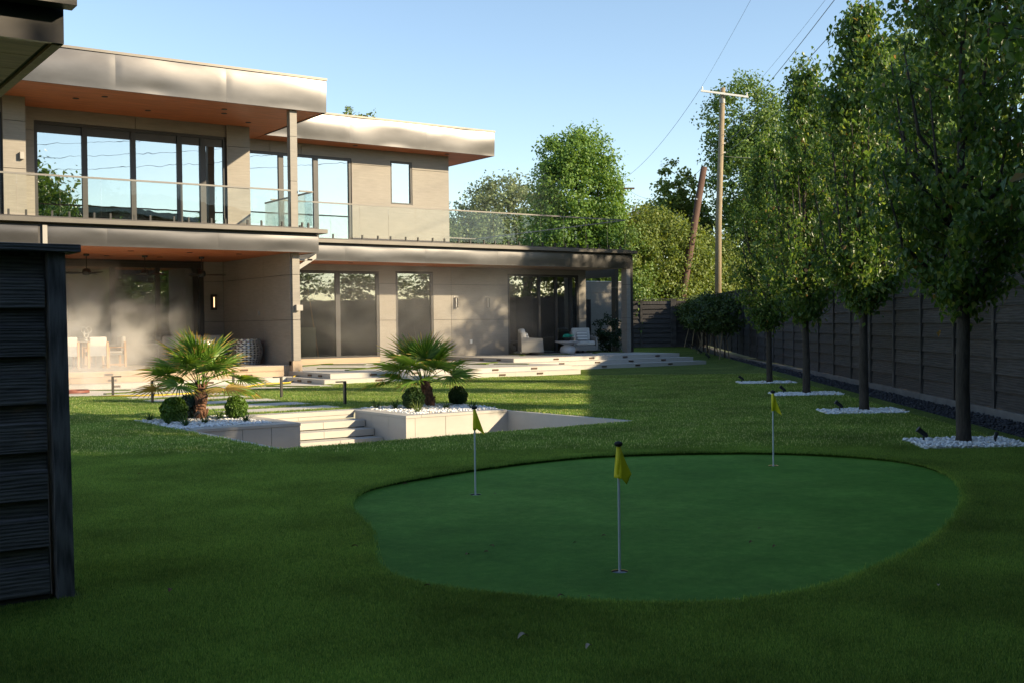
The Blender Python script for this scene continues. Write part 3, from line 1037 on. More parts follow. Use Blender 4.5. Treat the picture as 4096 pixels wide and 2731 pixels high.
ZJ = (5.97, 7.27)
wall(6.42, 7.00, 32.85, 4.50, ZS + .01, (), ZJ, core=False)          # left pillar
HB('wall_panel', 'clad', 6.42, 6.47, 32.902, 34.14, 4.50, ZS + .01)
HB('wall_panel', 'clad', 6.95, 7.00, 32.902, 34.14, 4.50, ZS + .01)
wall(3.0, 6.40, 32.95, 7.50, ZS + .01, (), (), core=True)
wall(7.0, 7.50, 34.15, 4.50, ZS + .01, (), (5.97, 7.27), core=True)
wall(7.50, 13.20, 34.15, 7.57, ZS + .01, (7.5, 10.37), (), core=True)
wall(13.20, 13.95, 34.07, 4.50, ZS + .01, (), ZJ, core=True)
HB('wall_panel', 'clad', 13.90, 13.95, 34.125, 36.12, 4.50, ZS + .01)
wall(13.97, 18.60, 36.10, 7.56, ZS + .01, (15.5, 16.65), (), core=True)
wall(18.60, 20.17, 36.10, 4.50, ZS + .01, (), (7.36,), core=True)
wall(20.17, 21.09, 36.10, 7.60, ZS + .01, (), (), core=True)
wall(20.17, 21.09, 36.10, 4.50, 6.02, (), (), core=True)
wall(21.09, 22.68, 36.10, 4.50, ZS + .01, (), (7.33,), core=True)
wall(36.16, 46, 22.68, 4.50, ZS + .01, (38.5, 41, 43.5), ZJ, ax='x', core=False)
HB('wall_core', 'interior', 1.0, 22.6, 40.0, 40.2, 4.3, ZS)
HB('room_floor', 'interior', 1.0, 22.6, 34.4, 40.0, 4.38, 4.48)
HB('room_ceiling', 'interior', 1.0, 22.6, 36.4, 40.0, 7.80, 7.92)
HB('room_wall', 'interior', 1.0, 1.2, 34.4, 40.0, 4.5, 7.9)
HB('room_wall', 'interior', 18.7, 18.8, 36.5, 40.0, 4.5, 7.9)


def window(x0, x1, y, z0, z1, mull, gl='glass', fw_=0.09, shade=0.0, name='window', mw=0.15, sill=True):
    f = HB(name, 'frame', x0, x1, y, y + 0.12, z1 - fw_, z1)
    # jambs, head and foot are parts of the frame (sub-parts)
    def sub(nm, mat, *a):
        return box(nm, mat, f, *a)
    sub('jamb', 'frame', x0, x0 + fw_, y, y + .12, z0, z1 - fw_ - .001)
    sub('jamb', 'frame', x1 - fw_, x1, y, y + .12, z0, z1 - fw_ - .001)
    sub('foot_rail', 'frame', x0 + fw_ + .001, x1 - fw_ - .001, y, y + .12, z0, z0 + .06)
    e = [x0 + fw_] + list(mull) + [x1 - fw_]
    for m in mull:
        sub('mullion', 'frame', m - mw / 2, m + mw / 2, y + .003, y + .117, z0 + .061, z1 - fw_ - .001)
    for i in range(len(e) - 1):
        a = e[i] + (mw / 2 if i else 0); b = e[i + 1] - (mw / 2 if i < len(e) - 2 else 0)
        sub('pane', gl, a + .002, b - .002, y + .06, y + .068, z0 + .061, z1 - fw_ - .001 - shade)
        if shade:
            sub('shade_box', 'dark_metal', a + .002, b - .002, y + .05, y + .075, z1 - fw_ - shade, z1 - fw_ - .002)
    return f


window(7.50, 13.20, 34.16, 4.50, 7.565, [8.90, 10.31, 11.72, 12.45], shade=0.24)
HB('door_jamb', 'frame', 12.36, 12.54, 34.15, 34.32, 4.52, 7.24)
window(3.4, 6.40, 32.96, 4.50, 7.49, [4.9], shade=0.2)
window(14.1, 18.59, 36.13, 4.50, 7.56, [15.92, 17.22], shade=0.0, mw=0.18)
window(20.17, 21.09, 36.12, 6.02, 7.60, [], fw_=0.07)

# --- balcony decks
# front deck (z top 4.50): soffit 3.77, fascia 3.77-4.24, recess, cap 4.33-4.47
for i, (a, b) in enumerate([(1.0, 3.9), (3.9, 6.78), (7.00, 8.52), (8.52, 11.57), (11.57, 14.64)]):
    sheet_panel(a + .001, b - .001, 30.60, 3.765, 4.235, 150 + i, amp=0.007)
HB('fascia_recess', 'dark_metal', 1.0, 14.6, 30.66, 30.70, 4.236, 4.33)
HB('fascia_trim', 'grey_metal', 6.88, 6.995, 30.55, 30.64, 3.765, 4.26)
HB('fascia_trim', 'dark_metal', 6.782, 6.878, 30.62, 30.64, 3.765, 4.235)
HB('deck_cap', 'cap_metal', 1.0, 14.86, 30.42, 30.70, 4.33, 4.452, 0.006)
HB('deck_edge', 'dark_metal', 1.0, 14.60, 30.60, 30.78, 4.453, 4.50)
HB('deck', 'floor_tile', 1.0, 14.58, 30.79, 34.5, 4.30, 4.498)
HB('soffit', 'soffit', 1.0, 14.61, 30.632, 36.42, 3.775, 3.79)
HB('deck_core', 'frame', 1.0, 14.58, 30.71, 36.4, 3.80, 4.29)
sheet_panel(30.63, 34.0, 14.64, 3.765, 4.235, 160, amp=0.006, ax='y')
HB('deck_cap', 'cap_metal', 14.62, 14.86, 30.702, 33.90, 4.33, 4.452, 0.006)
# gutter outlet bracket at the corner
MB().prism([(14.18, 31.0), (14.62, 31.0), (14.62, 31.15), (14.18, 31.15)], 3.55, 3.60).build('gutter_bracket', 'grey_metal', H)
MB().add([(14.2, 31.0, 3.28), (14.2, 31.0, 3.42), (14.75, 31.0, 3.62), (14.75, 31.0, 3.76), (14.2, 31.14, 3.28), (14.2, 31.14, 3.42), (14.75, 31.14, 3.62), (14.75, 31.14, 3.76)], [(0, 2, 3, 1), (4, 5, 7, 6), (0, 4, 6, 2), (1, 3, 7, 5), (2, 6, 7, 3), (0, 1, 5, 4)]).build('gutter_bracket', 'grey_metal', H)
# rear deck
for i, (a, b) in enumerate([(14.66, 17.29), (17.29, 20.4), (20.4, 23.5), (23.5, 26.6), (26.6, 29.75)]):
    sheet_panel(a + .001, b - .001, 34.10, 3.765, 4.275, 170 + i, amp=0.007)
HB('fascia_recess', 'dark_metal', 14.66, 29.8, 34.16, 34.2, 4.276, 4.35)
HB('deck_cap', 'cap_metal', 14.66, 30.2, 33.93, 34.2, 4.35, 4.47, 0.006)
HB('deck_edge', 'dark_metal', 14.66, 29.95, 34.12, 34.30, 4.471, 4.52)
HB('deck', 'floor_tile', 14.66, 29.9, 34.31, 46, 4.30, 4.518)
HB('deck_core', 'frame', 14.66, 29.7, 34.21, 36.9, 3.81, 4.29)
HB('soffit', 'soffit', 14.66, 23.0, 34.132, 36.15, 3.775, 3.79)
HB('soffit', 'soffit_pale', 23.0, 29.72, 34.132, 36.9, 3.776, 3.791)
HB('deck_core', 'frame', 23.0, 29.7, 36.9, 46, 4.0, 4.29)
HB('downpipe', 'dark_metal', 30.02, 30.13, 34.15, 34.26, 0.43, 4.34)
HB('corner_trim', 'dark_metal', 29.76, 30.01, 34.12, 34.3, 3.76, 4.349)
# cross beam further back and its post
HB('beam', 'cap_metal', 31.40, 31.60, 36.75, 46.0, 3.57, 3.93)

# --- railings (part > pane / spigot / handrail)


def railing(x0, x1, y, zb, zt, edges, spig, ret=None):
    rl = HB('balcony_railing', 'rail_metal', x0, x1, y - .022, y + .022, zt, zt + .045)
    e = [x0] + list(edges) + [x1]
    for i in range(len(e) - 1):
        box('glass_pane', 'rail_glass', rl, e[i] + .008, e[i + 1] - .008, y - .006, y + .006, zb + .06, zt - .001)
    for s in spig:
        MB().box(s - .022, s + .022, y - .028, y + .028, zb, zb + .15).box(s - .05, s + .05, y - .045, y + .045, zb - .004, zb + .008).build('spigot', 'fixture', rl)
    return rl


railing(3.0, 13.80, 30.69, 4.50, 5.545, [4.2, 5.25, 6.31, 7.36, 8.40, 9.46, 10.50, 11.56, 12.62, 13.3], [3.3, 3.9, 4.5, 4.95, 5.55, 6.10, 6.52, 7.15, 7.58, 8.21, 8.63, 9.27, 9.69, 10.34, 10.75, 11.40, 11.81, 12.47, 12.89, 13.53])
railing(14.08, 14.52, 30.69, 4.50, 5.545, [], [14.16, 14.36])
rr = HB('balcony_railing', 'rail_metal', 14.48, 14.52, 30.72, 34.2, 5.545, 5.59)
for a, b in ((30.73, 31.9), (31.916, 33.05), (33.066, 34.2)):
    box('glass_pane', 'rail_glass', rr, 14.494, 14.506, a, b, 4.56, 5.544)
for y in (31.0, 31.6, 32.2, 32.8, 33.4, 33.9):
    box('spigot', 'fixture', rr, 14.475, 14.525, y - .02, y + .02, 4.5, 4.65)
sp2 = []
for a in np.arange(16.9, 29.9, 1.095):
    sp2 += [a, a + 0.60]
railing(14.70, 29.80, 34.21, 4.52, 5.675, [15.74, 16.82, 17.91, 19.02, 20.10, 21.22, 22.30, 23.41, 24.49, 25.58, 26.68, 27.78, 28.87], [15.2, 15.9, 16.32] + [s for s in sp2 if s < 29.75])
rr = HB('balcony_railing', 'rail_metal', 29.76, 29.80, 34.24, 45.0, 5.675, 5.72)
for k_ in range(9):
    box('glass_pane', 'rail_glass_far', rr, 29.774, 29.786, 34.25 + 1.19 * k_, 34.25 + 1.19 * k_ + 1.17, 4.58, 5.674)
    box('spigot', 'fixture', rr, 29.755, 29.805, 34.5 + 1.19 * k_, 34.54 + 1.19 * k_, 4.52, 4.67)
rr = HB('balcony_railing', 'rail_metal', 22.75, 29.75, 44.96, 45.0, 5.675, 5.72)
for k_ in range(6):
    box('glass_pane', 'rail_glass_far', rr, 22.76 + 1.165 * k_, 22.76 + 1.165 * k_ + 1.15, 44.974, 44.986, 4.58, 5.674)

# --- column on the deck and post below
for z0, z1 in ((4.50, 5.85), (5.864, 7.16), (7.174, ZS - .001)):
    HB('column_panel', 'clad', 13.84, 14.06, 30.74, 30.96, z0, z1)
HB('column_core', 'frame', 13.85, 14.05, 30.75, 30.95, 4.5, ZS)
for z0, z1 in ((0.585, 1.78), (1.794, 3.12), (3.134, 3.774)):
    HB('column_panel', 'clad', 13.94, 14.17, 30.93, 31.0, z0, z1)
HB('plinth', 'porch_tile', 13.90, 14.20, 30.90, 31.18, 0.13, 0.58, 0.003)
# porch side wall (faces -x at x=13.94)
for i, (a, b) in enumerate([(31.003, 32.99), (33.004, 34.98), (34.994, 36.38)]):
    for z0, z1 in ((0.45, 1.78), (1.794, 3.12), (3.134, 3.774)):
        HB('wall_panel', 'clad', 13.90, 13.94, a, b, z0, z1)
HB('wall_core', 'frame', 13.945, 14.12, 31.003, 36.08, 0.28, 3.772)
HB('wall_panel', 'clad', 14.125, 14.17, 31.003, 36.08, 0.28, 3.772)
# porch back wall
for x0, x1 in ((13.24, 13.90),):
    for z0, z1 in ((0.45, 1.78), (1.794, 3.12), (3.134, 3.774)):
        HB('wall_panel', 'clad', x0, x1, 36.40, 36.46, z0, z1)
window(4.0, 13.235, 36.42, 0.45, 3.70, [5.6, 7.1, 8.65, 10.27, 11.71, 12.95], gl='glass_low', fw_=0.16, shade=0.0)
HB('lintel', 'frame', 3.9, 13.235, 36.40, 36.5, 3.701, 3.775)
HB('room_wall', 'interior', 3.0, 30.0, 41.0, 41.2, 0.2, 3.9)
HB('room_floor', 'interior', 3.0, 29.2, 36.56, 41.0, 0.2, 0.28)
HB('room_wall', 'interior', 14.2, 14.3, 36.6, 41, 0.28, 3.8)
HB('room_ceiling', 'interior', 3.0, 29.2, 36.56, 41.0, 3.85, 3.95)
# --- lower rear wall y=36.10
ZK = (1.78, 3.11)
wall(14.18, 19.65, 36.10, 3.55, 3.774, (16.0, 17.5), (), core=True)
wall(19.65, 20.33, 36.10, 0.28, 3.774, (), ZK, core=True)
wall(20.33, 21.94, 36.10, 3.58, 3.774, (), (), core=True)
wall(21.94, 25.34, 36.10, 0.42, 3.774, (22.72,), ZK, core=True)
wall(25.34, 28.9, 36.10, 3.56, 3.774, (), (), core=True)
wall(28.9, 29.27, 36.10, 0.42, 3.774, (), ZK, core=True)
HB('wall_panel', 'clad', 29.22, 29.27, 36.152, 41.2, 0.42, 3.774)
HB('sill_band', 'porch_tile', 14.18, 19.64, 36.085, 36.2, 0.28, 0.475)
window(14.18, 19.64, 36.11, 0.476, 3.55, [16.3, 18.0], gl='glass_low', fw_=0.10, mw=0.17)
window(20.34, 21.93, 36.11, 0.30, 3.58, [], gl='glass_low', fw_=0.08, name='glass_door')
window(25.35, 28.89, 36.11, 0.42, 3.56, [26.9, 27.75, 28.5], gl='glass_low', fw_=0.09, mw=0.1, name='glass_door')
# right front post of the covered terrace
for z0, z1 in ((0.42, 1.78), (1.794, 3.11), (3.124, 3.772)):
    HB('column_panel', 'clad', 29.78, 29.99, 34.14, 34.46, z0, z1)
HB('column_core', 'frame', 29.79, 29.98, 34.15, 34.45, .42, 3.77)
# further post
for z0, z1 in ((0.42, 1.78), (1.794, 3.11), (3.124, 3.418)):
    HB('column_panel', 'cap_metal', 31.41, 31.59, 36.76, 37.0, z0, z1 + (.15 if z1 > 3.2 else 0))
# downlights in soffits
for (x, y, z) in [(8.2, 32.3, ZS), (8.8, 31.65, ZS), (12.2, 31.65, ZS), (12.43, 32.27, ZS), (13.6, 33.3, ZS), (10.4, 33.0, ZS), (22.3, 35.6, ZS), (18.5, 35.6, ZS), (7.9, 32.2, 3.765), (9.6, 32.2, 3.765), (11.3, 32.2, 3.765), (12.8, 32.2, 3.765), (9.6, 34.6, 3.765), (11.2, 34.6, 3.765), (18.0, 35.1, 3.765)]:
    MB().lathe([(0.085, 0), (0.085, 0.012), (0.06, 0.012), (0.055, 0.005)], (x, y, z - .002), 16).build('downlight', 'fixture', H)

# service block with door far right (a wall standing behind the covered terrace)
ob = thing('outbuilding', 'low beige panelled outbuilding wall with dark door behind the covered terrace', 'outbuilding', (35.0, 42.0, 0))
yb = 42.0
for (a, b) in ((31.0, 34.355), (34.361, 36.4)):
    for z0, z1 in ((0.30, 1.70), (1.714, 3.06), (3.074, 3.60)):
        if a < 34 and z0 < 2.7:
            box('wall_panel', 'clad', ob, a, 33.40, yb, yb + .05, z0, z1)
            if z1 > 3: box('wall_panel', 'clad', ob, 33.41, b, yb, yb + .05, 2.74, z1)
        else:
            box('wall_panel', 'clad', ob, a, b, yb, yb + .05, z0, z1)
box('wall_core', 'clad', ob, 31.0, 36.39, yb + .2, yb + .5, .2, 3.59)
box('coping', 'white', ob, 31.0, 36.44, yb - .03, yb + .5, 3.601, 3.63)
dr = box('door', 'frame', ob, 33.42, 34.34, yb + .06, yb + .1, .30, 2.73)
box('handle', 'grey_metal', dr, 34.15, 34.22, yb - .03, yb + .05, 1.18, 1.38)

# ------------------------------------------------------------------ pavilion wing top left
wing = thing('pavilion_roof', 'overhanging metal edged roof with brown boarded soffit at top left corner', 'roof', (0, 10, 3.77))
WY = 9.143
for i, (a, b) in enumerate([(-2.8, 0.2), (0.2, 2.242)]):
    sheet_panel(a + .002, b - .002, WY, 3.77, 4.06, 190 + i, amp=0.003, par=wing)
sheet_panel(WY + .03, 13.2, 2.242, 3.77, 4.03, 195, amp=0.003, ax='y', par=wing)
box('roof_cap', 'cap_metal', wing, -3, 2.293, WY - .20, WY - .04, 4.025, 4.12, 0.003)
box('roof_deck', 'roofing', wing, -3, 2.2, WY - .035, 13.2, 4.065, 4.10)
box('roof_core', 'roofing', wing, -3, 2.2, WY + .04, 13.1, 3.82, 4.054)
for i, (a, b) in enumerate([(9.19, 9.70), (9.712, 10.235), (10.247, 10.78), (10.792, 11.3), (11.312, 11.85), (11.862, 12.4), (12.412, 13.0)]):
    box('soffit_board', 'soffit_wing', wing, -3, 2.12, a, b, 3.775, 3.80)
box('soffit_channel', 'fixture', wing, 2.121, 2.16, 9.19, 13.1, 3.79, 3.80)
box('soffit_trim', 'soffit_wing', wing, 2.161, 2.235, 9.18, 13.1, 3.762, 3.79)
box('wall', 'clad', wing, -3, 0.3, 11.6, 13.0, 0, 3.77)

# ------------------------------------------------------------------ near fence (left)
nf = thing('near_fence', 'black stained board fence section at the left edge with capped corner post', 'fence', (0.6, 6.9, 0))
NY = 6.90
for i in range(7):
    zb = 0.035 + i * 0.2745
    x0, x1 = -2.2, 1.548
    prof = [(-.052, 0), (-.047, .160), (-.024, .170), (-.020, .300), (0, .300), (0, 0)]
    V = [(x, NY + a, zb + b) for x in (x0, x1) for a, b in prof]
    F = [tuple(range(5, -1, -1)), tuple(range(6, 12))] + [(q, (q + 1) % 6, (q + 1) % 6 + 6, q + 6) for q in range(6)]
    mesh_obj('board', V, F, 'board_near', nf)
box('skirt_board', 'board_near', nf, -2.2, 1.548, NY - .03, NY, 0.0, 0.034)
box('backing', 'board_near', nf, -2.2, 1.55, NY + .002, NY + .03, 0, 2.0)
MB().add([(1.585, 6.82, 0.0), (1.681, 6.82, 0.0), (1.681, 6.99, 0), (1.585, 6.99, 0), (1.560, 6.82, 2.0), (1.658, 6.82, 2.0), (1.658, 6.99, 2.0), (1.560, 6.99, 2.0)], [(3, 2, 1, 0), (4, 5, 6, 7), (0, 1, 5, 4), (1, 2, 6, 5), (2, 3, 7, 6), (3, 0, 4, 7)]).build('corner_post', 'post_near', nf, bevel=0.004)
box('inner_post', 'post_near', nf, 1.45, 1.556, NY - .018, NY + .08, 0.0, 2.0)
MB().prism([(-2.3, 6.78), (1.737, 6.78), (1.737, 7.05), (-2.3, 7.05)], 2.001, 2.047).build('cap_board', 'board_near', nf, bevel=0.005)
box('return_panel', 'post_near', nf, 1.57, 1.64, 6.992, 7.8, 0.0, 2.0)

# ------------------------------------------------------------------ side fence
sf = thing('side_fence', 'long charcoal horizontal board fence on a concrete curb along the right side', 'fence', (FO.x, FO.y, 0))
ang = math.atan2(FD.y, FD.x)
BW, BAY = 0.27, 2.0


def fz(s):
    return 0.14 if s < 26 else 0.14 + 0.19 * min(1, (s - 26) / 20)


bm = MB().add([(0, .046, 0), (BAY - .11, .046, 0), (BAY - .11, .014, BW + .02), (0, .014, BW + .02), (0, 0, 0), (BAY - .11, 0, 0), (BAY - .11, 0, BW + .02), (0, 0, BW + .02)], [(3, 2, 1, 0), (4, 5, 6, 7), (0, 1, 5, 4), (7, 6, 2, 3), (4, 7, 3, 0), (1, 2, 6, 5)])
b0 = None; p0 = None
for b in range(-13, 24):
    s = b * BAY
    x, y = FD * s
    zc = fz(s + 1)
    if p0 is None:
        p0 = MB().box(-.055, .055, -.03, .075, 0, 2.74).build('post', 'post_side', sf, local=True, bevel=0.004); q = p0
    else:
        q = p0.copy(); col.objects.link(q)
    q.location = (x, y, zc); q.rotation_euler = (0, 0, ang)
    if b < -2:
        # out of view: plain panel
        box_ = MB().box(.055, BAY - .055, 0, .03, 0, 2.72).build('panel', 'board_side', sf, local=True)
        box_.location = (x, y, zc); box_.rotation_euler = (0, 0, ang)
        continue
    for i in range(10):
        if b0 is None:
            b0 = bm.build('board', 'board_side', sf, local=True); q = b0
        else:
            q = b0.copy(); col.objects.link(q)
        q.location = (x + FD.x * .055, y + FD.y * .055, zc + i * BW + .01)
        q.rotation_euler = (0, 0, ang)
    q = MB().box(.0, BAY, -.035, .10, 2.741, 2.775).build('cap_rail', 'post_side', sf, local=True)
    q.location = (x, y, zc); q.rotation_euler = (0, 0, ang)
for s0, s1 in zip(np.arange(-26, 46, 6), np.arange(-20, 52, 6)):
    z = 0.14 if s0 < 14 else max(0.02, 0.14 - 0.006 * (s0 - 8))
    p = [fl(s0 + .004, -.12), fl(min(s1, 47), -.12), fl(min(s1, 47), .085), fl(s0 + .004, .085)]
    MB().prism(p, -0.1, z).build('curb', 'concrete', sf, bevel=0.008)

# ------------------------------------------------------------------ far fence
cx, cy = fl(46.6, 0)
fd2 = Vector((-0.8166, 0.577))
ff = thing('far_fence', 'charcoal horizontal board fence with wide posts across the end of the yard', 'fence', (cx, cy, 0.2))
ang2 = math.atan2(fd2.y, fd2.x)
bm = MB().add([(0, .070, 0), (1.7, .070, 0), (1.7, .014, BW + .02), (0, .014, BW + .02), (0, 0, 0), (1.7, 0, 0), (1.7, 0, BW + .02), (0, 0, BW + .02)], [(3, 2, 1, 0), (4, 5, 6, 7), (0, 1, 5, 4), (7, 6, 2, 3), (4, 7, 3, 0), (1, 2, 6, 5)])
b1_ = None
for b in range(8):
    s = b * 1.83
    x, y = fd2 * s
    wpost = 0.30 if b % 2 == 1 else 0.12
    q = MB().box(-wpost / 2, wpost / 2, -.03, .09 if b % 2 == 0 else .14, 0, 2.72).build('post', 'post_side', ff, local=True)
    q.location = (x, y, 0); q.rotation_euler = (0, 0, ang2)
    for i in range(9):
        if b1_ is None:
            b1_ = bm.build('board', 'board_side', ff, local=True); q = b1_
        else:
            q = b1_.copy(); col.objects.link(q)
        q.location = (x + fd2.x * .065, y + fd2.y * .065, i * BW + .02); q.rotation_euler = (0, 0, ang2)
    q = MB().box(.066, 1.765, .0, .06, 2.46, 2.64).build('top_rail', 'post_side', ff, local=True)
    q.location = (x, y, 0); q.rotation_euler = (0, 0, ang2)
    q = MB().box(.0, 1.83, -.05, .12, 2.721, 2.76).build('cap_rail', 'post_side', ff, local=True)
    q.location = (x, y, 0); q.rotation_euler = (0, 0, ang2)


# ------------------------------------------------------------------ unseen blocks added to cut skylight and sun
gar = thing('blocker_garage', 'made-up dark garage added behind the camera to block skylight', 'garage', (0, -5, 0))
box('wall', 'board_side', gar, -9, 7.5, -4.7, -4.5, 0, 10.0)
box('wall', 'board_side', gar, -9, -8.8, -4.49, 3.0, 0, 5.0)
box('roof', 'roofing', gar, -9.3, 7.8, -11, -4.2, 10.0, 10.2)
nx0, ny0 = 11 * sn + 16 * cs, 11 * cs - 16 * sn
nh = thing('blocker_house', 'made-up house block added right of the frame to shade the near trees', 'house', (nx0, ny0, 0))  # invented house, added to block sun from the near trees
pl_ = [(11, 16), (11, 25), (-6, 25), (-6, 16)]
MB().prism([(d * sn + l * cs, d * cs - l * sn) for d, l in pl_], 0, 8.6).build('wall', 'brick_wall', nh)
MB().prism([(d * sn + l * cs, d * cs - l * sn) for d, l in [(11.4, 15.6), (11.4, 25.4), (-6.4, 25.4), (-6.4, 15.6)]], 8.601, 8.9).build('roof', 'roofing', nh)
for k_ in range(4):
    d0 = -3.5 + k_ * 3.8
    for z0 in (1.2, 5.2):
        MB().prism([(d * sn + l * cs, d * cs - l * sn) for d, l in [(d0, 15.93), (d0 + 1.3, 15.93), (d0 + 1.3, 15.99), (d0, 15.99)]], z0, z0 + 1.6).build('window', 'frame', nh)

# ------------------------------------------------------------------ foliage builders
def leaf_cloud(P, N, size, r, shape='leaf', droop=0.0, jitter=0.6):
    """P points, N preferred normals; returns V,F,count of faces per leaf"""
    n = len(P)
    d = r.normal(0, 1, (n, 3)); d[:, 2] -= droop * 1.6
    d /= np.linalg.norm(d, axis=1)[:, None] + 1e-9
    nn = N + r.normal(0, jitter, (n, 3))
    nn -= (nn * d).sum(1)[:, None] * d
    nn /= np.linalg.norm(nn, axis=1)[:, None] + 1e-9
    sd_ = np.cross(d, nn)
    L = size * r.uniform(0.7, 1.25, n)[:, None]
    if shape == 'quad':       # 2-triangle leaf-clump
        W = L * 0.38
        V = np.stack([P - d * L * .5, P + sd_ * W, P + d * L * .5 + nn * L * .08, P - sd_ * W], 1)
        F = (np.array([(0, 1, 2, 3)])[None] + (np.arange(n) * 4)[:, None, None]).reshape(-1, 4)
        return V.reshape(-1, 3), F, 1
    W = L * 0.30
    a = P
    V = np.stack([a, a + d * L * .38 + sd_ * W + nn * L * .10, a + d * L + nn * -L * .06, a + d * L * .38 - sd_ * W + nn * L * .10, a + d * L * .45], 1)
    F = (np.array([(0, 1, 4), (1, 2, 4), (0, 4, 3), (4, 2, 3)])[None] + (np.arange(n) * 5)[:, None, None]).reshape(-1, 3)
    return V.reshape(-1, 3), F, 4


def limb_mesh(m, a, b, r0, r1, r, seg=5, wob=0.12, n=6):
    a = Vector(a); b = Vector(b)
    L = (b - a).length
    pts = []; rad = []
    for i in range(seg + 1):
        t = i / seg
        p = a.lerp(b, t)
        if 0 < i < seg:
            p += Vector(r.normal(0, wob * L / seg, 3).tolist())
        pts.append(p); rad.append(r0 + (r1 - r0) * t)
    m.tube(pts, rad, n)
    return pts


def pear_tree(label, loc, seed, height, nleaf, lsize, rz=0, base_r=0.085, crown0=1.75, rad=1.2):
    r = np.random.default_rng(seed)
    t = thing('pear_tree', label, 'tree', loc, rz, 'pear trees in the row by the side fence')
    m = MB()
    fork = 2.05
    m.tube([(0, 0, -.02), (0.005, 0, .12), (0.0, .01, .7), (.02, 0, 1.4), (0, 0, fork)], [base_r * 1.25, base_r * 1.02, base_r * .95, base_r * .88, base_r * .85], 12)
    tips = []
    for i in range(13):
        a = i * 2.4 + r.uniform(-.4, .4)
        z0 = fork - .25 + i * 0.05 + (i // 4) * .45
        z0 = min(z0, height * .55)
        rr_ = rad * r.uniform(.45, .85)
        z1 = z0 + r.uniform(1.3, 2.6)
        z1 = min(z1, height - .3)
        e = (math.cos(a) * rr_, math.sin(a) * rr_, z1)
        s0 = (0.02 * math.cos(a), 0.02 * math.sin(a), z0)
        mid = (math.cos(a) * rr_ * .75, math.sin(a) * rr_ * .75, z0 + (z1 - z0) * .4)
        m.tube([s0, mid, e], [.034, .022, .007], 6)
        tips.append((s0, mid, e))
    m.tube([(0, 0, fork), (.03, .02, height * .5), (0, -.02, height * .75), (.02, 0, height - .1)], [base_r * .8, .045, .028, .006], 8)
    m.build('trunk', 'bark', t, smooth=True, local=True)
    # twigs with leaves
    P = []
    tw = MB()
    ntw = 240
    for i in range(ntw):
        z = crown0 + (height - crown0) * (r.uniform(0, 1) ** 1.15)
        q = (z - crown0) / (height - crown0)
        prof = rad * (min(1, q / .18 + .35)) * (1 - 0.80 * max(0, q - .45) ** 1.1 / .55 ** 1.1 * .9)
        a = r.uniform(0, 6.283)
        ro = prof * r.uniform(.55, 1.12)
        ri = ro * r.uniform(.15, .45)
        p0_ = Vector((math.cos(a) * ri, math.sin(a) * ri, z - .35 * r.uniform(.3, 1)))
        p1_ = Vector((math.cos(a) * ro, math.sin(a) * ro, z + r.uniform(.0, .35)))
        tw.tube([p0_, p0_.lerp(p1_, .5) + Vector((0, 0, .04)), p1_], [.008, .006, .003], 4, cap=False)
        k_ = nleaf // ntw
        tt = r.uniform(0.1, 1.05, k_)
        pp = np.array(p0_)[None] + (np.array(p1_) - np.array(p0_))[None] * tt[:, None]
        P.append(pp + r.normal(0, .085, (k_, 3)))
    tw.build('twigs', 'bark', t, local=True)['kind'] = 'stuff'
    P = np.concatenate(P)
    N = P.copy(); N[:, 2] = 0.25; N /= np.linalg.norm(N, axis=1)[:, None] + 1e-9
    V, F, c = leaf_cloud(P, N, lsize, r, 'leaf', droop=0.9, jitter=.7)
    q = np.clip(r.beta(2, 2.6, len(P)), 0, .8); q[r.uniform(0, 1, len(P)) < .012] = 1
    o = mesh_obj('crown', V, F, 'pear', t, rnd=np.repeat(q, c), local=True)
    o['kind'] = 'stuff'
    return t


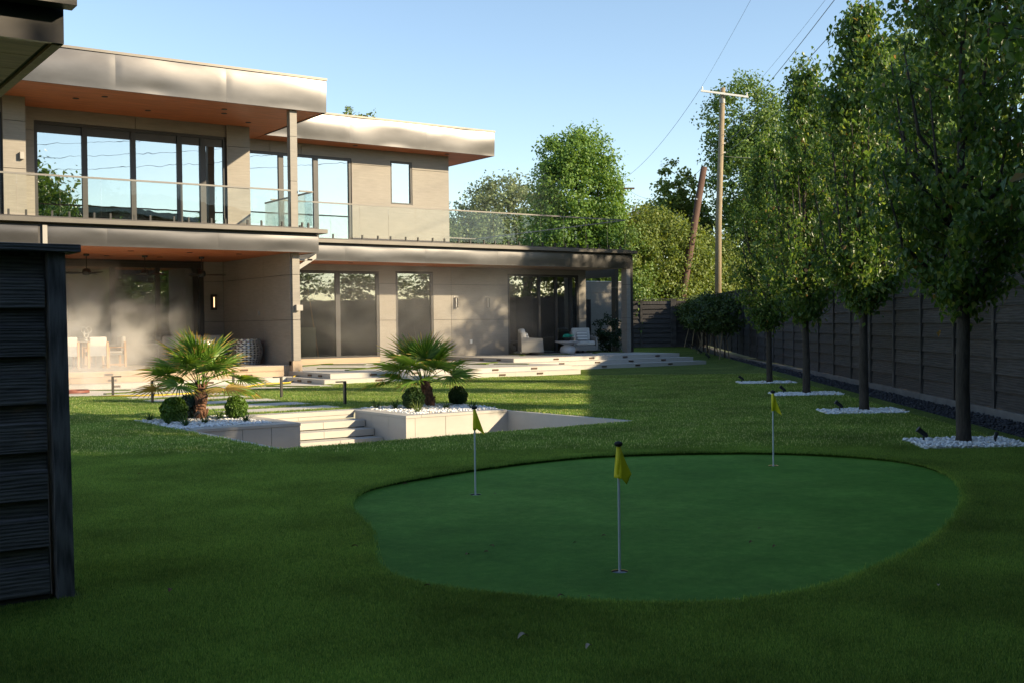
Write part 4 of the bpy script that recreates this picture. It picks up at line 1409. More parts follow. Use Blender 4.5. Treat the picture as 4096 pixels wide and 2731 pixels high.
def blob_tree(name, label, loc, blobs, nleaf, lsize, mat, seed, trunk_r=0.2, clump=0.7, trunk=True, shape='quad', group=None, limbs=9, density_low=1.0, cat='tree'):
    """blobs: list of (x,y,z,rx,ry,rz) relative to loc"""
    r = np.random.default_rng(seed)
    t = thing(name, label, cat, loc, 0, group)
    vol = np.array([b[3] * b[4] * b[5] for b in blobs]) ** (2 / 3)
    vol = vol / vol.sum()
    Pc = []; Nc = []
    for b, v in zip(blobs, vol):
        nc = max(6, int(v * nleaf / 42))
        u = r.normal(0, 1, (nc, 3)); u /= np.linalg.norm(u, axis=1)[:, None]
        rad_ = r.uniform(0.45, 1.05, nc) ** 0.5
        c = u * rad_[:, None] * np.array(b[3:6]) + np.array(b[:3])
        Pc.append(c); Nc.append(u)
    Pc = np.concatenate(Pc); Nc = np.concatenate(Nc)
    per = nleaf // len(Pc)
    cs_ = clump * r.uniform(.5, 1.3, len(Pc))
    u = r.normal(0, 1, (len(Pc), per, 3)); u /= np.linalg.norm(u, axis=2)[:, :, None]
    rr_ = r.uniform(.3, 1.0, (len(Pc), per, 1)) ** .6
    off = u * rr_ * cs_[:, None, None] * np.array([1, 1, .75])
    P = (Pc[:, None] + off).reshape(-1, 3)
    off = off + Nc[:, None] * (r.uniform(0, 1, (len(Pc), per, 1)) ** 2) * cs_[:, None, None] * 1.1
    P = (Pc[:, None] + off).reshape(-1, 3)
    N = (u * .7 + Nc[:, None] * .6 + np.array([0, 0, .5])).reshape(-1, 3)
    V, F, c = leaf_cloud(P, N, lsize, r, shape, .1, .45)
    cl = np.repeat(r.uniform(0.1, .9, len(Pc)), per)
    q = np.clip(cl * .5 + r.uniform(0, .55, len(P)), 0, 1)
    o = mesh_obj('crown', V, F, mat, t, rnd=np.repeat(q, c), local=True)
    o['kind'] = 'stuff'
    if trunk:
        m = MB()
        zt = max(b[2] for b in blobs)
        m.tube([(0, 0, -.1), (.05, 0, zt * .3), (0, .05, zt * .7), (0, 0, zt)], [trunk_r * 1.2, trunk_r, trunk_r * .6, trunk_r * .2], 8)
        for i in range(limbs):
            b = Pc[r.integers(0, len(Pc))]
            z0 = max(.5, b[2] * r.uniform(.35, .6))
            limb_mesh(m, (0, 0, z0), b, trunk_r * .4, .02, r)
        m.build('trunk', 'bark', t, smooth=True, local=True)
    return t


# pear row
PT = [(12.80, 8.28), (16.10, 12.30), (19.13, 16.10), (21.93, 19.65)]
pear_tree('pear tree nearest the camera in the row, its crown cut off by the top edge', (*PT[0], 0), 51, 7.5, 18000, 0.100, 0.3, .088, 1.85, 1.28)
pear_tree('second pear tree from the camera, half hidden behind the nearest one', (*PT[1], 0), 52, 6.8, 14400, 0.100, 1.0, .08, 1.95, 1.0)
t3 = pear_tree('third pear tree from the camera with sunlit narrow pointed crown', (*PT[2], 0), 53, 6.95, 13200, 0.100, 2.0, .08, 1.75, 1.0)
dup(t3, (*PT[3], 0), 1.1, 'farthest pear tree of the row, shortest in view, left of the sunlit one', scale=(0.95, .95, .88))
# the row goes on behind the camera and shades the near lawn
for k_, (s_, z_, l_) in enumerate([((9.55, 4.25), 1.0, 'pear tree of the row just outside the right edge'), ((6.6, -0.2), 1.05, 'pear tree of the row level with the camera'), ((3.4, -4.4), .95, 'pear tree of the row behind the camera')]):
    dup(t3, (*s_, 0), 2.3 * k_ + 4, l_, scale=((1.4, 1.4, z_ * 1.1) if k_ == 0 else (1.12, 1.12, z_)))


# background trees (depth, lateral) -> world
def dl(d, l):
    return (d * sn + l * cs, d * cs - l * sn)


def at(px, d):   # px in full-frame pixels, returns lateral
    return (px - 2048) / 4500 * d


# A: grey-green hazy oaks behind the house
x, y = dl(76, at(2040, 76)); blob_tree('oak_tree', 'hazy grey green oak rising beyond the far balcony, right of the small window wall', (x, y, 0), [(0, 0, 8.3, 3.4, 3, 2.8), (1.2, 0, 5.5, 4.5, 3, 3.5), (-3, 0, 5.8, 3.2, 3, 3), (3.3, 0, 7.0, 2.4, 2.4, 2.6), (-.6, 0, 10.0, 1.4, 1.4, 1.1)], 44000, .20, 'oak', 61, .28, .75)
x, y = dl(80, at(1850, 80)); blob_tree('oak_tree', 'pale oak partly hidden behind the house corner', (x, y, 0), [(0, 0, 6.8, 3.4, 3, 2.2), (2.2, 0, 5.2, 3, 3, 3), (-3, 0, 5.0, 3, 3, 2.6)], 22000, .20, 'oak', 62, .25, .75)
# B: tall round bright tree
x, y = dl(66, at(2315, 66)); blob_tree('ash_tree', 'tall round bright green tree in the middle of the skyline', (x, y, 0), [(0, 0, 8.8, 2.6, 2.4, 2.7), (-.6, 0, 11.2, 1.6, 1.6, 1.4), (.8, 0, 11.3, 1.4, 1.5, 1.6), (-1.0, 0, 6.9, 2.4, 2, 1.9), (1.1, 0, 6.2, 2.4, 2, 2.0), (0, 0, 3.8, 2.4, 2, 2.2), (-1.9, 0, 9.6, .7, .8, 1.1), (2.1, 0, 8.6, .9, 1, 1.5)], 62000, .165, 'bright', 63, .24, .55)
# C: lower lit mass right of balcony
x, y = dl(69, at(2600, 69)); blob_tree('elm_tree', 'broad sunlit yellow green tree behind the corner of the far fence', (x, y, 0), [(0, 0, 6.0, 3.2, 2.5, 2.5), (-2.4, 0, 5.4, 2.2, 2.4, 2.2), (2.3, 0, 5.2, 2.4, 2, 2.4), (0, 0, 2.6, 4.2, 2.5, 2.6)], 56000, .165, 'hack', 64, .2, .6)
x, y = dl(66, at(2440, 66)); blob_tree('elm_tree', 'dark bushy tree directly behind the balcony corner', (x, y, 0), [(0, 0, 5.0, 2.2, 2, 2.6), (-.8, 0, 7.4, .7, .7, 1.1), (.5, 0, 2.5, 2.6, 2, 2.4)], 26000, .165, 'dense', 65, .2, .6)
x, y = dl(73, at(2840, 73)); blob_tree('elm_tree', 'sunlit tree between the leaning pole and the straight pole', (x, y, 0), [(0, 0, 4.6, 2.2, 2, 2.6), (1.8, 0, 3.6, 2.4, 2, 2.6), (-1.6, 0, 3.2, 2.2, 2, 2.4)], 32000, .17, 'hack', 66, .2, .6)
x, y = dl(80, at(2730, 80)); blob_tree('tree_of_heaven', 'thin yellowing tree with upright plumes above the leaning pole', (x, y, 0), [(-.9, 0, 11.2, .7, .7, 1.9), (.7, 0, 10.6, .8, .7, 1.6), (-2.0, 0, 9.0, 1.0, .9, 1.2), (.2, 0, 8.0, 2.2, 1.5, 1.8), (1.8, 0, 8.8, .9, .9, 1.2)], 9500, .26, 'hack', 67, .18, .55)
x, y = dl(84, at(2560, 84)); blob_tree('bare_tree', 'sparse orange brown tree with bare twigs on the skyline', (x, y, 0), [(0, 0, 8.3, 1.3, 1, 1.2), (.7, 0, 9.2, 1.0, .9, .8)], 1700, .24, 'autumn', 68, .15, .6, limbs=26)
# D: big dark tree behind the poles
x, y = dl(77, at(3060, 77)); blob_tree('cottonwood_tree', 'largest dark tree with high crown behind the straight utility pole', (x, y, 0), [(-2.2, 0, 14.9, 2.3, 2.2, 3.0), (.8, 0, 13.8, 2.6, 2.3, 2.7), (3.6, 0, 11.8, 2.7, 2.3, 2.8), (-1.2, 0, 11.2, 3.2, 2.4, 3.2), (2, 0, 8.5, 4.0, 2.6, 3.6), (-1, 0, 7.0, 2.6, 2.4, 3.2), (4.6, 0, 7.5, 2.8, 2.4, 3.2), (0, 0, 3.5, 4.4, 2.6, 3)], 80000, .20, 'dense', 69, .35, .7)
# F: trees beyond the side fence, behind the pear row
FG = [(48, 3640, [(0, 0, 10.0, 3.3, 2.6, 3.7), (.6, 0, 5.8, 3.3, 2.6, 3.4), (1.2, 0, 13.0, 1.9, 1.6, 1.7)], 22000, 'hack', 'sunlit tree beyond the side fence behind the nearest pear tree'),
      (42, 3980, [(0, 0, 9.5, 3.0, 2.6, 3.3), (0, 0, 5.2, 3.2, 2.6, 3.0), (-.5, 0, 12.4, 2.2, 2.0, 1.9)], 22000, 'hack', 'yellow green tree beyond the side fence at the right edge'),
      (46, 3330, [(0, 0, 5.4, 2.6, 2.2, 2.6), (.6, 0, 8.0, 1.9, 1.8, 1.5)], 12000, 'dense', 'tree beyond the side fence behind the second pear tree')]
for i, (d, px, bl, n_, mt, lb) in enumerate(FG):
    x, y = dl(d, at(px, d))
    blob_tree('elm_tree', lb, (x, y, 0), bl, n_, .17, mt, 80 + i, .16, .5)
# off-frame neighbours that shade the foreground
OFF = [(7.0, 9.9, 8.2, 2.2, 'added tree by the fence right of the frame, blocking skylight'), (1.5, 9.9, 8.4, 2.2, 'added tree by the fence level with the camera, blocking skylight'), (12.3, 9.8, 8.2, 1.5, 'added tree beyond the fence, shading the nearest row tree'), (7.3, 13.2, 10.2, 3.1, 'neighbour tree beyond the fence, right of the frame'), (3.2, 17.3, 12.0, 3.4, 'tall neighbour tree beyond the fence, far right of the frame'), (-.5, 13.5, 11.5, 3.4, 'neighbour tree beyond the fence beside the camera'), (-3.0, 19, 13.5, 3.8, 'tallest neighbour tree right of the camera'), (-6.0, 13.2, 11.5, 3.4, 'neighbour tree beyond the fence behind the camera'), (-9.5, 18.5, 13.5, 3.6, 'neighbour tree well behind the camera')]  # first three trees are added only to block sky and sun
on = None
for i, (d, l, h, rr_, lb) in enumerate(OFF):
    x, y = dl(d, l)
    if on is None:
        on = blob_tree('elm_tree', lb, (x, y, 0), [(0, 0, 7.0, 3.1, 3.1, 3.0), (.5, .4, 4.0, 2.8, 2.8, 2.4), (-.6, -.5, 8.6, 1.9, 1.9, 1.6)], 8000, .26, 'dense', 90, .22, .8, group='neighbour trees shading the lawn')
    else:
        dup(on, (x, y, 0), 1.3 * i, lb, scale=(rr_ / 3.1, rr_ / 3.1, h / 10.2))

for i, (d, l) in enumerate([(-2, 12.5), (3, 13.0), (8, 13.4), (13.5, 13.8), (19, 14.2), (25, 14.6), (31, 15.0), (36, 15.4)]):
    x, y = dl(d, l)
    dup(on, (x, y, 0), .9 * i + .4, ['tall hedge tree just beyond the side fence'][0] + f', {["first", "second", "third", "fourth", "fifth", "sixth", "seventh", "eighth"][i]} from the camera', 'hedge trees beyond the side fence', (.90, .90, .44 + .03 * (i % 3)))
for i, (d, l, h_, lb) in enumerate([(40, 14.5, 1.12, 'tall tree beyond the side fence shading the far terrace'), (46, 16.5, 1.25, 'tallest tree beyond the far part of the side fence'), (52, 15.0, 1.05, 'tree beyond the end of the side fence')]):
    x, y = dl(d, l)
    dup(on, (x, y, 0), 1.7 * i + .8, lb, 'tall trees beyond the far side fence', (1.0, 1.0, h_))

sh = None  # unseen canopy added overhead so the near lawn gets less sky
for i, (x, y, lb) in enumerate([(1.2, -1.2, 'made-up tree added behind the camera to darken the near lawn')]):
    if sh is None:
        sh = blob_tree('sky_blocker_tree', lb, (x, y, 0), [(0, 0, 7.2, 3.6, 3.6, 1.3), (1.5, 1.2, 6.6, 2.2, 2.2, 1.0), (-1.6, -.8, 6.8, 2.2, 2.2, 1.0)], 9000, .26, 'dense', 93, .2, .8, group='added canopy blocking sky over the near lawn')
    else:
        dup(sh, (x, y, 0), 2.1, lb)

# small standard trees along the far part of the fence
SM = [(33.69, 32.61, 'nearest'), (35.58, 34.99, 'second'), (38.2, 38.0, 'third'), (40.5, 40.6, 'fourth'), (42.8, 43.4, 'fifth'), (45.0, 46.0, 'farthest')]
s0_ = None
for i, (x, y, nm) in enumerate(SM):
    lb = f'{nm} small staked evergreen in the row by the far side fence'
    if s0_ is None:
        s0_ = blob_tree('small_evergreen', lb, (x, y, 0), [(0, 0, 1.95, .68, .68, .62), (.1, 0, 1.55, .6, .6, .45)], 4200, .11, 'evergreen', 95, .03, .2, limbs=4, group='small staked evergreens by the far side fence')
        m = MB()
        m.tube([(.45, .15, 0), (.1, .05, 1.5)], .022, 6).tube([(-.42, -.12, 0), (-.08, -.02, 1.5)], .022, 6)
        m.build('stake', 'pole_new', s0_, local=True)
    else:
        dup(s0_, (x, y, gz(x, y)), i * 1.1, lb, scale=(1 + .04 * (i % 3), 1 + .04 * (i % 3), 1.0 + .03 * (i % 2)))
# round magnolia shrub by the terrace post
blob_tree('magnolia_shrub', 'dark round leafed shrub beside the far terrace post', (30.6, 36.2, 0.3), [(0, 0, 1.05, .50, .5, .58), (0, 0, .55, .42, .42, .4)], 2400, .10, 'magnolia', 97, .04, .18, limbs=5, shape='leaf', cat='shrub')
blob_tree('ground_shrub', 'low green groundcover bush behind the far terrace', (29.9, 37.6, 0.25), [(0, 0, .25, .5, .4, .25), (-.8, .2, .15, .5, .4, .2)], 1600, .07, 'dense', 98, .02, .12, trunk=False, cat='shrub')
# tree tips above the rear roof
for k_, (px, lb) in enumerate([(1395, 'left leafy tree tip peeping over the rear roof'), (1478, 'right leafy tree tip peeping over the rear roof')]):
    x, y = dl(60, at(px, 60))
    blob_tree('roof_tip_tree', lb, (x, y, 0), [(0, 0, 12.55 - .35 * k_, .28, .3, .7), (0, 0, 9.5, 1.2, 1.2, 2.2)], 1500, .16, 'hack', 99 + k_, .12, .3, limbs=3)


# ------------------------------------------------------------------ palms
def frond_mesh(r, L=0.62, nseg=30, spread=290, fold=0.5):
    V = []; F = []; rn = []
    # blade plane local: x forward, y side, z up. Hub at origin.
    for i in range(nseg):
        a = R(-spread / 2 + spread * i / (nseg - 1) + r.uniform(-2, 2))
        l = L * (1 - .28 * abs(i / (nseg - 1) - .5) * 2) * r.uniform(.88, 1.06)
        d = Vector((math.cos(a), math.sin(a), 0)); s = Vector((-math.sin(a), math.cos(a), 0))
        w0 = 0.006; w1 = L * .023; dr = r.uniform(.0, .24) * l
        tw_ = r.uniform(-.3, .3)
        b = len(V)
        st = [(0.04, w0, 0), (.35, w1, .25), (.7, w1 * .75, .62), (1.0, .001, 1.0)]
        for t, ww, q in st:
            c = d * (l * t) + Vector((0, 0, -dr * max(0, t - .35) ** 1.7 + .05 * l * math.sin(t * 3)))
            V += [tuple(c + s * ww + Vector((0, 0, ww * .8 + tw_ * ww))), tuple(c + Vector((0, 0, -ww * .4))), tuple(c - s * ww + Vector((0, 0, ww * .8 - tw_ * ww)))]
        for k_ in range(3):
            o_ = b + k_ * 3
            F += [(o_, o_ + 1, o_ + 4, o_ + 3), (o_ + 1, o_ + 2, o_ + 5, o_ + 4)]
            base = r.uniform(.05, .5)
            if k_ == 2 and r.uniform() < .45: base = r.uniform(.7, .95)
            rn += [base, base]
    return V, F, rn


def palm(label, loc, seed, trunk_h, nfr, L, pet, lean=(0, 0), dead=.12, low=92):
    r = np.random.default_rng(seed)
    t = thing('fan_palm', label, 'palm', loc, 0, 'fan palms in the planter beds')
    m = MB()
    top = Vector((lean[0], lean[1], trunk_h))
    pts = [Vector((0, 0, -.05)), Vector((lean[0] * .2, lean[1] * .2, trunk_h * .35)), Vector((lean[0] * .6, lean[1] * .6, trunk_h * .7)), top]
    m.tube(pts, [.095, .088, .092, .075], 14)
    # fibre scales
    for i in range(46):
        z = r.uniform(.02, trunk_h); a = r.uniform(0, 6.28); f = z / trunk_h
        c = Vector((lean[0] * f, lean[1] * f, z)); o_ = Vector((math.cos(a), math.sin(a), 0))
        m.tube([c + o_ * .075, c + o_ * .105 + Vector((0, 0, .05)), c + o_ * .125 + Vector((0, 0, .10))], [.026, .016, .004], 4)
    m.build('trunk', 'palm_bark', t, local=True, smooth=True)
    for i in range(nfr):
        a = i * 2.399 + r.uniform(-.25, .25)
        el = R(84 - low * (i / nfr) ** 1.15 + r.uniform(-9, 9))
        pl = pet * r.uniform(.8, 1.15) * (.8 + .35 * (i / nfr))
        d = Vector((math.cos(a) * math.cos(el), math.sin(a) * math.cos(el), math.sin(el)))
        p0_ = top + Vector((math.cos(a) * .04, math.sin(a) * .04, -.10 * i / nfr))
        p1_ = p0_ + d * pl * .6
        p2_ = p0_ + d * pl + Vector((0, 0, -.10 * pl))
        pm = MB(); pm.tube([p0_, p1_, p2_], [.010, .007, .005], 5)
        isd = r.uniform() < dead and i > nfr * .6
        V, F, rn = frond_mesh(r, L * r.uniform(.85, 1.1) * (.8 if i < 4 else 1), 30 if not isd else 22, r.uniform(200, 280) if i > 4 else 130)
        # orient blade: local x -> direction of petiole end tilted down
        x_ = (p2_ - p1_).normalized(); x_ = (x_ + Vector((0, 0, -.10))).normalized()
        y_ = Vector((0, 0, 1)).cross(x_)
        if y_.length < .2: y_ = Vector((1, 0, 0))
        y_.normalize(); z_ = x_.cross(y_)
        roll_ = r.uniform(-.5, .5)
        y2 = y_ * math.cos(roll_) + z_ * math.sin(roll_); z2 = x_.cross(y2)
        VV = [tuple(p2_ + x_ * v[0] + y2 * v[1] + z2 * v[2]) for v in V]
        nb = len(VV)
        VV += pm.V; FF = F + [tuple(q + nb for q in f) for f in pm.F]
        rn = [(.85 if isd else q) for q in rn] + [.35] * len(pm.F)
        mesh_obj('frond', VV, FF, 'palm_leaf', t, rnd=rn, local=True)
    return t


palm('left fan palm with sparse yellow tipped fronds and red brown trunk', (6.76, 18.82, 0), 201, .62, 25, .56, .55, (.0, .0), .28)
palm('right fan palm with fuller green fan fronds and leaning trunk', (11.30, 18.75, 0), 202, .52, 23, .64, .54, (-.12, .03), .06, 78)


def globe(name, label, loc, rad, n, mat, seed, group=None, sq=1.0):
    r = np.random.default_rng(seed)
    t = thing(name, label, 'shrub', loc, 0, group)
    u = r.normal(0, 1, (n, 3)); u /= np.linalg.norm(u, axis=1)[:, None]
    lump = 1 + .06 * np.sin(u[:, 0] * 7 + seed) * np.sin(u[:, 1] * 6) + .05 * np.sin(u[:, 2] * 9)
    P = u * rad * (r.uniform(.72, 1.0, n) ** .5 * lump)[:, None] * np.array([1, 1, sq]) + np.array([0, 0, rad * sq])
    V, F, c = leaf_cloud(P, u * 1.0 + np.array([0, 0, .3]), rad * .22, r, 'quad', -.8, .8)
    q = np.clip(r.uniform(0, .7, n) + .25 * (u[:, 2] > 0), 0, 1)
    mesh_obj('foliage', V, F, mat, t, rnd=q, local=True)['kind'] = 'stuff'
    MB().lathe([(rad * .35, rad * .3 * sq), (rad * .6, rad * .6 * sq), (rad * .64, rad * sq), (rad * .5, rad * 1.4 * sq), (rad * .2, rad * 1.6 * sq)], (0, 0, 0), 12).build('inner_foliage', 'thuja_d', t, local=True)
    return t


globe('globe_shrub', 'bright green globe shrub right of the left palm', (7.26, 18.5, .0), .19, 3600, 'thuja', 301, 'globe shrubs in the planters', 1.05)
globe('globe_shrub', 'wide dark globe shrub left of the left palm trunk', (6.20, 18.55, 0), .22, 3600, 'thuja', 302, 'globe shrubs in the planters', .95)
globe('globe_shrub', 'dark globe shrub in front of the right palm', (10.66, 18.30, 0), .205, 3600, 'thuja_d', 303, 'globe shrubs in the planters', 1.0)
globe('globe_shrub', 'neat dark globe shrub right of the right palm', (11.85, 18.62, .0), .185, 3600, 'thuja_d', 304, 'globe shrubs in the planters', 1.0)
globe('blue_shrub', 'blue green loose shrub behind the left palm trunk', (6.66, 19.1, 0), .23, 1500, 'bluish', 305, None, .9)


def clump(label, loc, seed, L=.24, n=34, pale=False):
    r = np.random.default_rng(seed)
    V = []; F = []; rn = []
    for i in range(n):
        a = r.uniform(0, 6.28); l = L * r.uniform(.6, 1.15); b = r.uniform(.35, 1.1)
        d = Vector((math.cos(a), math.sin(a), 0)); s = Vector((-d.y, d.x, 0)) * .007
        k_ = len(V)
        for t_ in (0, .35, .7, 1):
            c = d * (l * b * t_ + .012) + Vector((0, 0, l * (1.25 * t_ - .8 * b * t_ * t_)))
            w_ = (1, .9, .6, .1)[[0, .35, .7, 1].index(t_)]
            V += [tuple(c + s * w_), tuple(c - s * w_)]
        F += [(k_, k_ + 1, k_ + 3, k_ + 2), (k_ + 2, k_ + 3, k_ + 5, k_ + 4), (k_ + 4, k_ + 5, k_ + 7, k_ + 6)]
        q = r.uniform(.6, 1) if pale else r.uniform(0, .6)
        rn += [q] * 3
    o = mesh_obj('grass_clump', V, F, 'grass_clump', rnd=rn)
    o.location = loc
    return tag(o, label, 'plant', 'grass clumps in the gravel beds')


for i, (x, y, lb, L_, pl) in enumerate([(5.95, 19.05, 'grass clump at the far left tip of the left bed', .2, 0), (6.1, 17.72, 'grass clump in front of the wide dark globe shrub', .24, 0), (5.98, 18.2, 'small grass clump left of the wide dark globe', .18, 0), (7.12, 17.7, 'grass clump at the right front of the left bed', .22, 0), (6.95, 18.45, 'loose grass clump between left palm and bright globe', .26, 0), (6.5, 17.95, 'thin grass clump in front of the left palm', .2, 0),
                                        (10.25, 17.45, 'pale yellow striped grass clump in front of the right palm', .26, 1), (10.40, 18.55, 'dark grass clump left of the right bed globe', .24, 0), (10.16, 18.85, 'grass clump at the back left of the right bed', .24, 0), (11.15, 17.95, 'grass clump centred in the right bed gravel', .2, 0), (11.55, 17.65, 'grass clump at the right end of the right bed', .2, 0), (11.4, 18.9, 'grass clump behind the right palm trunk', .22, 0)]):
    clump(lb, (x, y, 0.0), 310 + i, L_, 34, pl)


# ------------------------------------------------------------------ garden lights
def pathlight(x, y, label, rz=math.pi):
    t = thing('path_light', label, 'path light', (x, y, 0), rz, 'bollard lights along the lawn path')
    MB().box(-.022, .022, -.032, .032, 0, .46).build('post', 'dark_metal', t, local=True, bevel=.002)
    MB().box(-.022, .19, -.032, .032, .461, .485).build('arm', 'dark_metal', t, local=True, bevel=.002)
    return t


pathlight(10.24, 20.30, 'black right angle path light nearest the sunken stairs, right of the slabs')
pathlight(10.20, 23.31, 'right angle path light in the middle right of the slabs')
pathlight(10.32, 26.45, 'right angle path light farthest right near the porch')
pathlight(7.50, 23.81, 'right angle path light left of the slabs behind the left palm', 0)
pathlight(7.50, 26.71, 'right angle path light left of the slabs near the porch', 0)


def spot(x, y, label, rz, s=1.0, z=0.0):
    t = thing('spotlight', label, 'spotlight', (x, y, z), rz, 'spike spotlights')
    MB().tube([(0, 0, -.03), (0, 0, .11 * s)], .014 * s, 8).build('spike', 'fixture', t, local=True)
    MB().tube([(-.055 * s, 0, .10 * s), (-.03 * s, 0, .13 * s), (.06 * s, 0, .20 * s), (.085 * s, 0, .22 * s)], [.022 * s, .034 * s, .040 * s, .048 * s], 12).build('lamp_head', 'fixture', t, local=True)
    return t


spot(12.46, 8.62, 'black spotlight on the left of the nearest white gravel diamond', 2.4, .85)
spot(13.05, 8.0, 'short black fixture right of the nearest tree trunk', .3, .6)
spot(15.70, 12.5, 'black spotlight on the second white gravel diamond', 2.4, .85)
spot(18.62, 16.3, 'black spotlight on the third white gravel diamond', 2.4, .85)
spot(21.5, 20.2, 'black spotlight on the farthest white gravel diamond', 2.4, .85)
spot(10.82, 18.55, 'black spotlight between the right palm and its globe shrub', 2.2, 1.2)
spot(6.60, 18.62, 'small bronze spotlight at the foot of the left palm', -1.2, .7)
for i, (x, y, nm) in enumerate([(34.13, 33.36, 'first'), (37.48, 37.18, 'second'), (40.44, 40.47, 'third'), (42.95, 43.42, 'fourth'), (45.86, 46.76, 'fifth')]):
    spot(x - .5, y + .1, f'{nm} black spotlight under the small staked evergreens', 2.0, 1.3, gz(x, y))


def wallbox(label, x, y, z0, z1, w=.10, d=.12):
    t = thing('wall_box_light', label, 'wall light', (x, y, (z0 + z1) / 2))
    h = (z1 - z0) / 2
    MB().box(-w / 2, w / 2, -d, -.002, -h, h).build('housing', 'grey_metal', t, local=True, bevel=.004)
    MB().box(-w * .3, w * .3, -.002, 0.0, -h * .8, h * .8).build('mount', 'fixture', t, local=True)
    return t


wallbox('small grey box light on the sunlit upper left pillar', 6.88, 32.85, 6.23, 6.42, .11)
wallbox('small grey box light beside the upper left pillar', 7.09, 34.14, 6.24, 6.43, .11)
wallbox('grey box light on the porch corner post', 14.06, 30.93, 2.05, 2.23, .12)
t = thing('wall_box_light', 'grey box light on the right side of the porch corner post', 'wall light', (14.17, 31.02, 2.14))
MB().box(.002, .11, -.05, .05, -.085, .085).build('housing', 'grey_metal', t, local=True, bevel=.004)


def sconce(label, x, y, z, lit=False):
    t = thing('wall_sconce', label, 'wall light', (x, y, z))
    mt = 'dark_metal' if lit else 'grey_metal'
    MB().box(-.11, .11, -.012, 0, -.26, .26).build('back_plate', mt, t, local=True)
    MB().box(-.055, -.045, -.10, -.013, -.19, .19).box(.045, .055, -.10, -.013, -.19, .19).box(-.055, .055, -.10, -.013, .191, .201).box(-.055, .055, -.10, -.013, -.201, -.191).build('frame', mt, t, local=True)
    MB().box(-.012, .012, -.05, -.03, -.17, .17).build('lamp_strip', 'lamp_glow' if lit else 'white', t, local=True)
    return t


sconce('left grey rectangular sconce on the shaded wall', 22.93, 36.10, 2.43)
sconce('right grey rectangular sconce near the glass doors', 24.37, 36.10, 2.43)
sconce('lit amber sconce on the porch back wall', 13.56, 36.40, 2.43, True)
t = thing('outlet_cover', 'white weatherproof outlet on the wall behind the right palm', 'outlet', (23.58, 36.1, .96)); MB().box(-.05, .05, -.05, 0, -.07, .07).build('cover', 'white', t, local=True, bevel=.006); MB().box(-.06, .06, -.012, 0, -.085, -.072).build('plate', 'white', t, local=True)
t = thing('outlet_cover', 'small outlet on the porch side wall', 'outlet', (13.90, 33.4, 2.02)); MB().box(-.04, 0, -.04, .04, -.07, .07).build('cover', 'grey_metal', t, local=True, bevel=.006); MB().box(-.012, 0, -.06, .06, -.095, -.072).build('plate', 'grey_metal', t, local=True)


# ------------------------------------------------------------------ golf flags
def golf(x, y, label, style, s=1.0):
    t = thing('golf_flag', label, 'golf flag', (x, y, GZ), 0, 'yellow golf flags on the putting green')
    MB().tube([(0, 0, -.09), (0, 0, .56), (0, 0, .82)], .0085, 10).build('pole', 'pole_white', t, local=True)
    MB().lathe([(.012, .80), (.023, .806), (.028, .817), (.023, .828), (.008, .834)], (0, 0, 0), 16).build('knob', 'black_rubber', t, smooth=True, local=True)
    # hanging nylon flag: folded curtain
    r = np.random.default_rng(style)
    nu, nv = 10, 14
    V = []; F = []
    rx = Vector((cs, -sn, 0)); fx_ = Vector((sn, cs, 0))
    for j in range(nv + 1):
        v = j / nv
        z = .795 - .245 * v
        for i in range(nu + 1):
            u = i / nu
            if style == 1:
                xl, xr = -.013 - .017 * v, .014 + .070 * v ** 1.2
                drop = float(np.interp(u, [0, .42, .72, 1], [.195, .20, .245, .175]))
            else:
                xl, xr = -.013 - .004 * v, .010 + .088 * v
                drop = float(np.interp(u, [0, .3, 1], [.175, .18, .245]))
            px = xl + (xr - xl) * u
            zz = .797 - v * drop
            dy = .016 * math.sin(u * 5.5 + v * 2 + style) * (.25 + v)
            p = rx * px + fx_ * dy
            V.append((p.x, p.y, zz))
    for j in range(nv):
        for i in range(nu):
            a = j * (nu + 1) + i
            F.append((a, a + 1, a + nu + 2, a + nu + 1))
    o = mesh_obj('flag', V, F, 'yellow', t, smooth=True, local=True)
    sd2 = o.modifiers.new('thick', 'SOLIDIFY'); sd2.thickness = .0015
    MB().tube([(0, 0, .605), (0, 0, .798)], [.0165, .0145], 10).build('sleeve', 'yellow', t, smooth=True, local=True)
    n = 24; V = []; F = []
    for k_ in range(n):
        a = 2 * math.pi * k_ / n
        for rr_, zz in ((.054, -.002), (.054, -.012)):
            V.append((rr_ * math.cos(a), rr_ * math.sin(a), zz))
    mesh_obj('cup_edge', V, [(k_ * 2, (k_ + 1) % n * 2, (k_ + 1) % n * 2 + 1, k_ * 2 + 1) for k_ in range(n)], 'black_rubber', t, local=True)
    V = []; F = []
    for k_ in range(n):
        a = 2 * math.pi * k_ / n
        for rr_, zz in ((.0545, -.012), (.050, -.012), (.050, -.10)):
            V.append((rr_ * math.cos(a), rr_ * math.sin(a), zz))
    F = [(k_ * 3 + q, (k_ + 1) % n * 3 + q, (k_ + 1) % n * 3 + q + 1, k_ * 3 + q + 1) for k_ in range(n) for q in (0, 1)] + [tuple(k_ * 3 + 2 for k_ in range(n))]
    mesh_obj('cup_liner', V, F, 'pole_white', t, local=True)
    return t


golf(4.70, 5.483, 'yellow golf flag nearest the camera, in the middle of the green', 1)
golf(5.80, 8.83, 'yellow golf flag on the left of the green before the white planter', 2)
golf(9.53, 8.495, 'yellow golf flag at the far right edge of the green', 3)

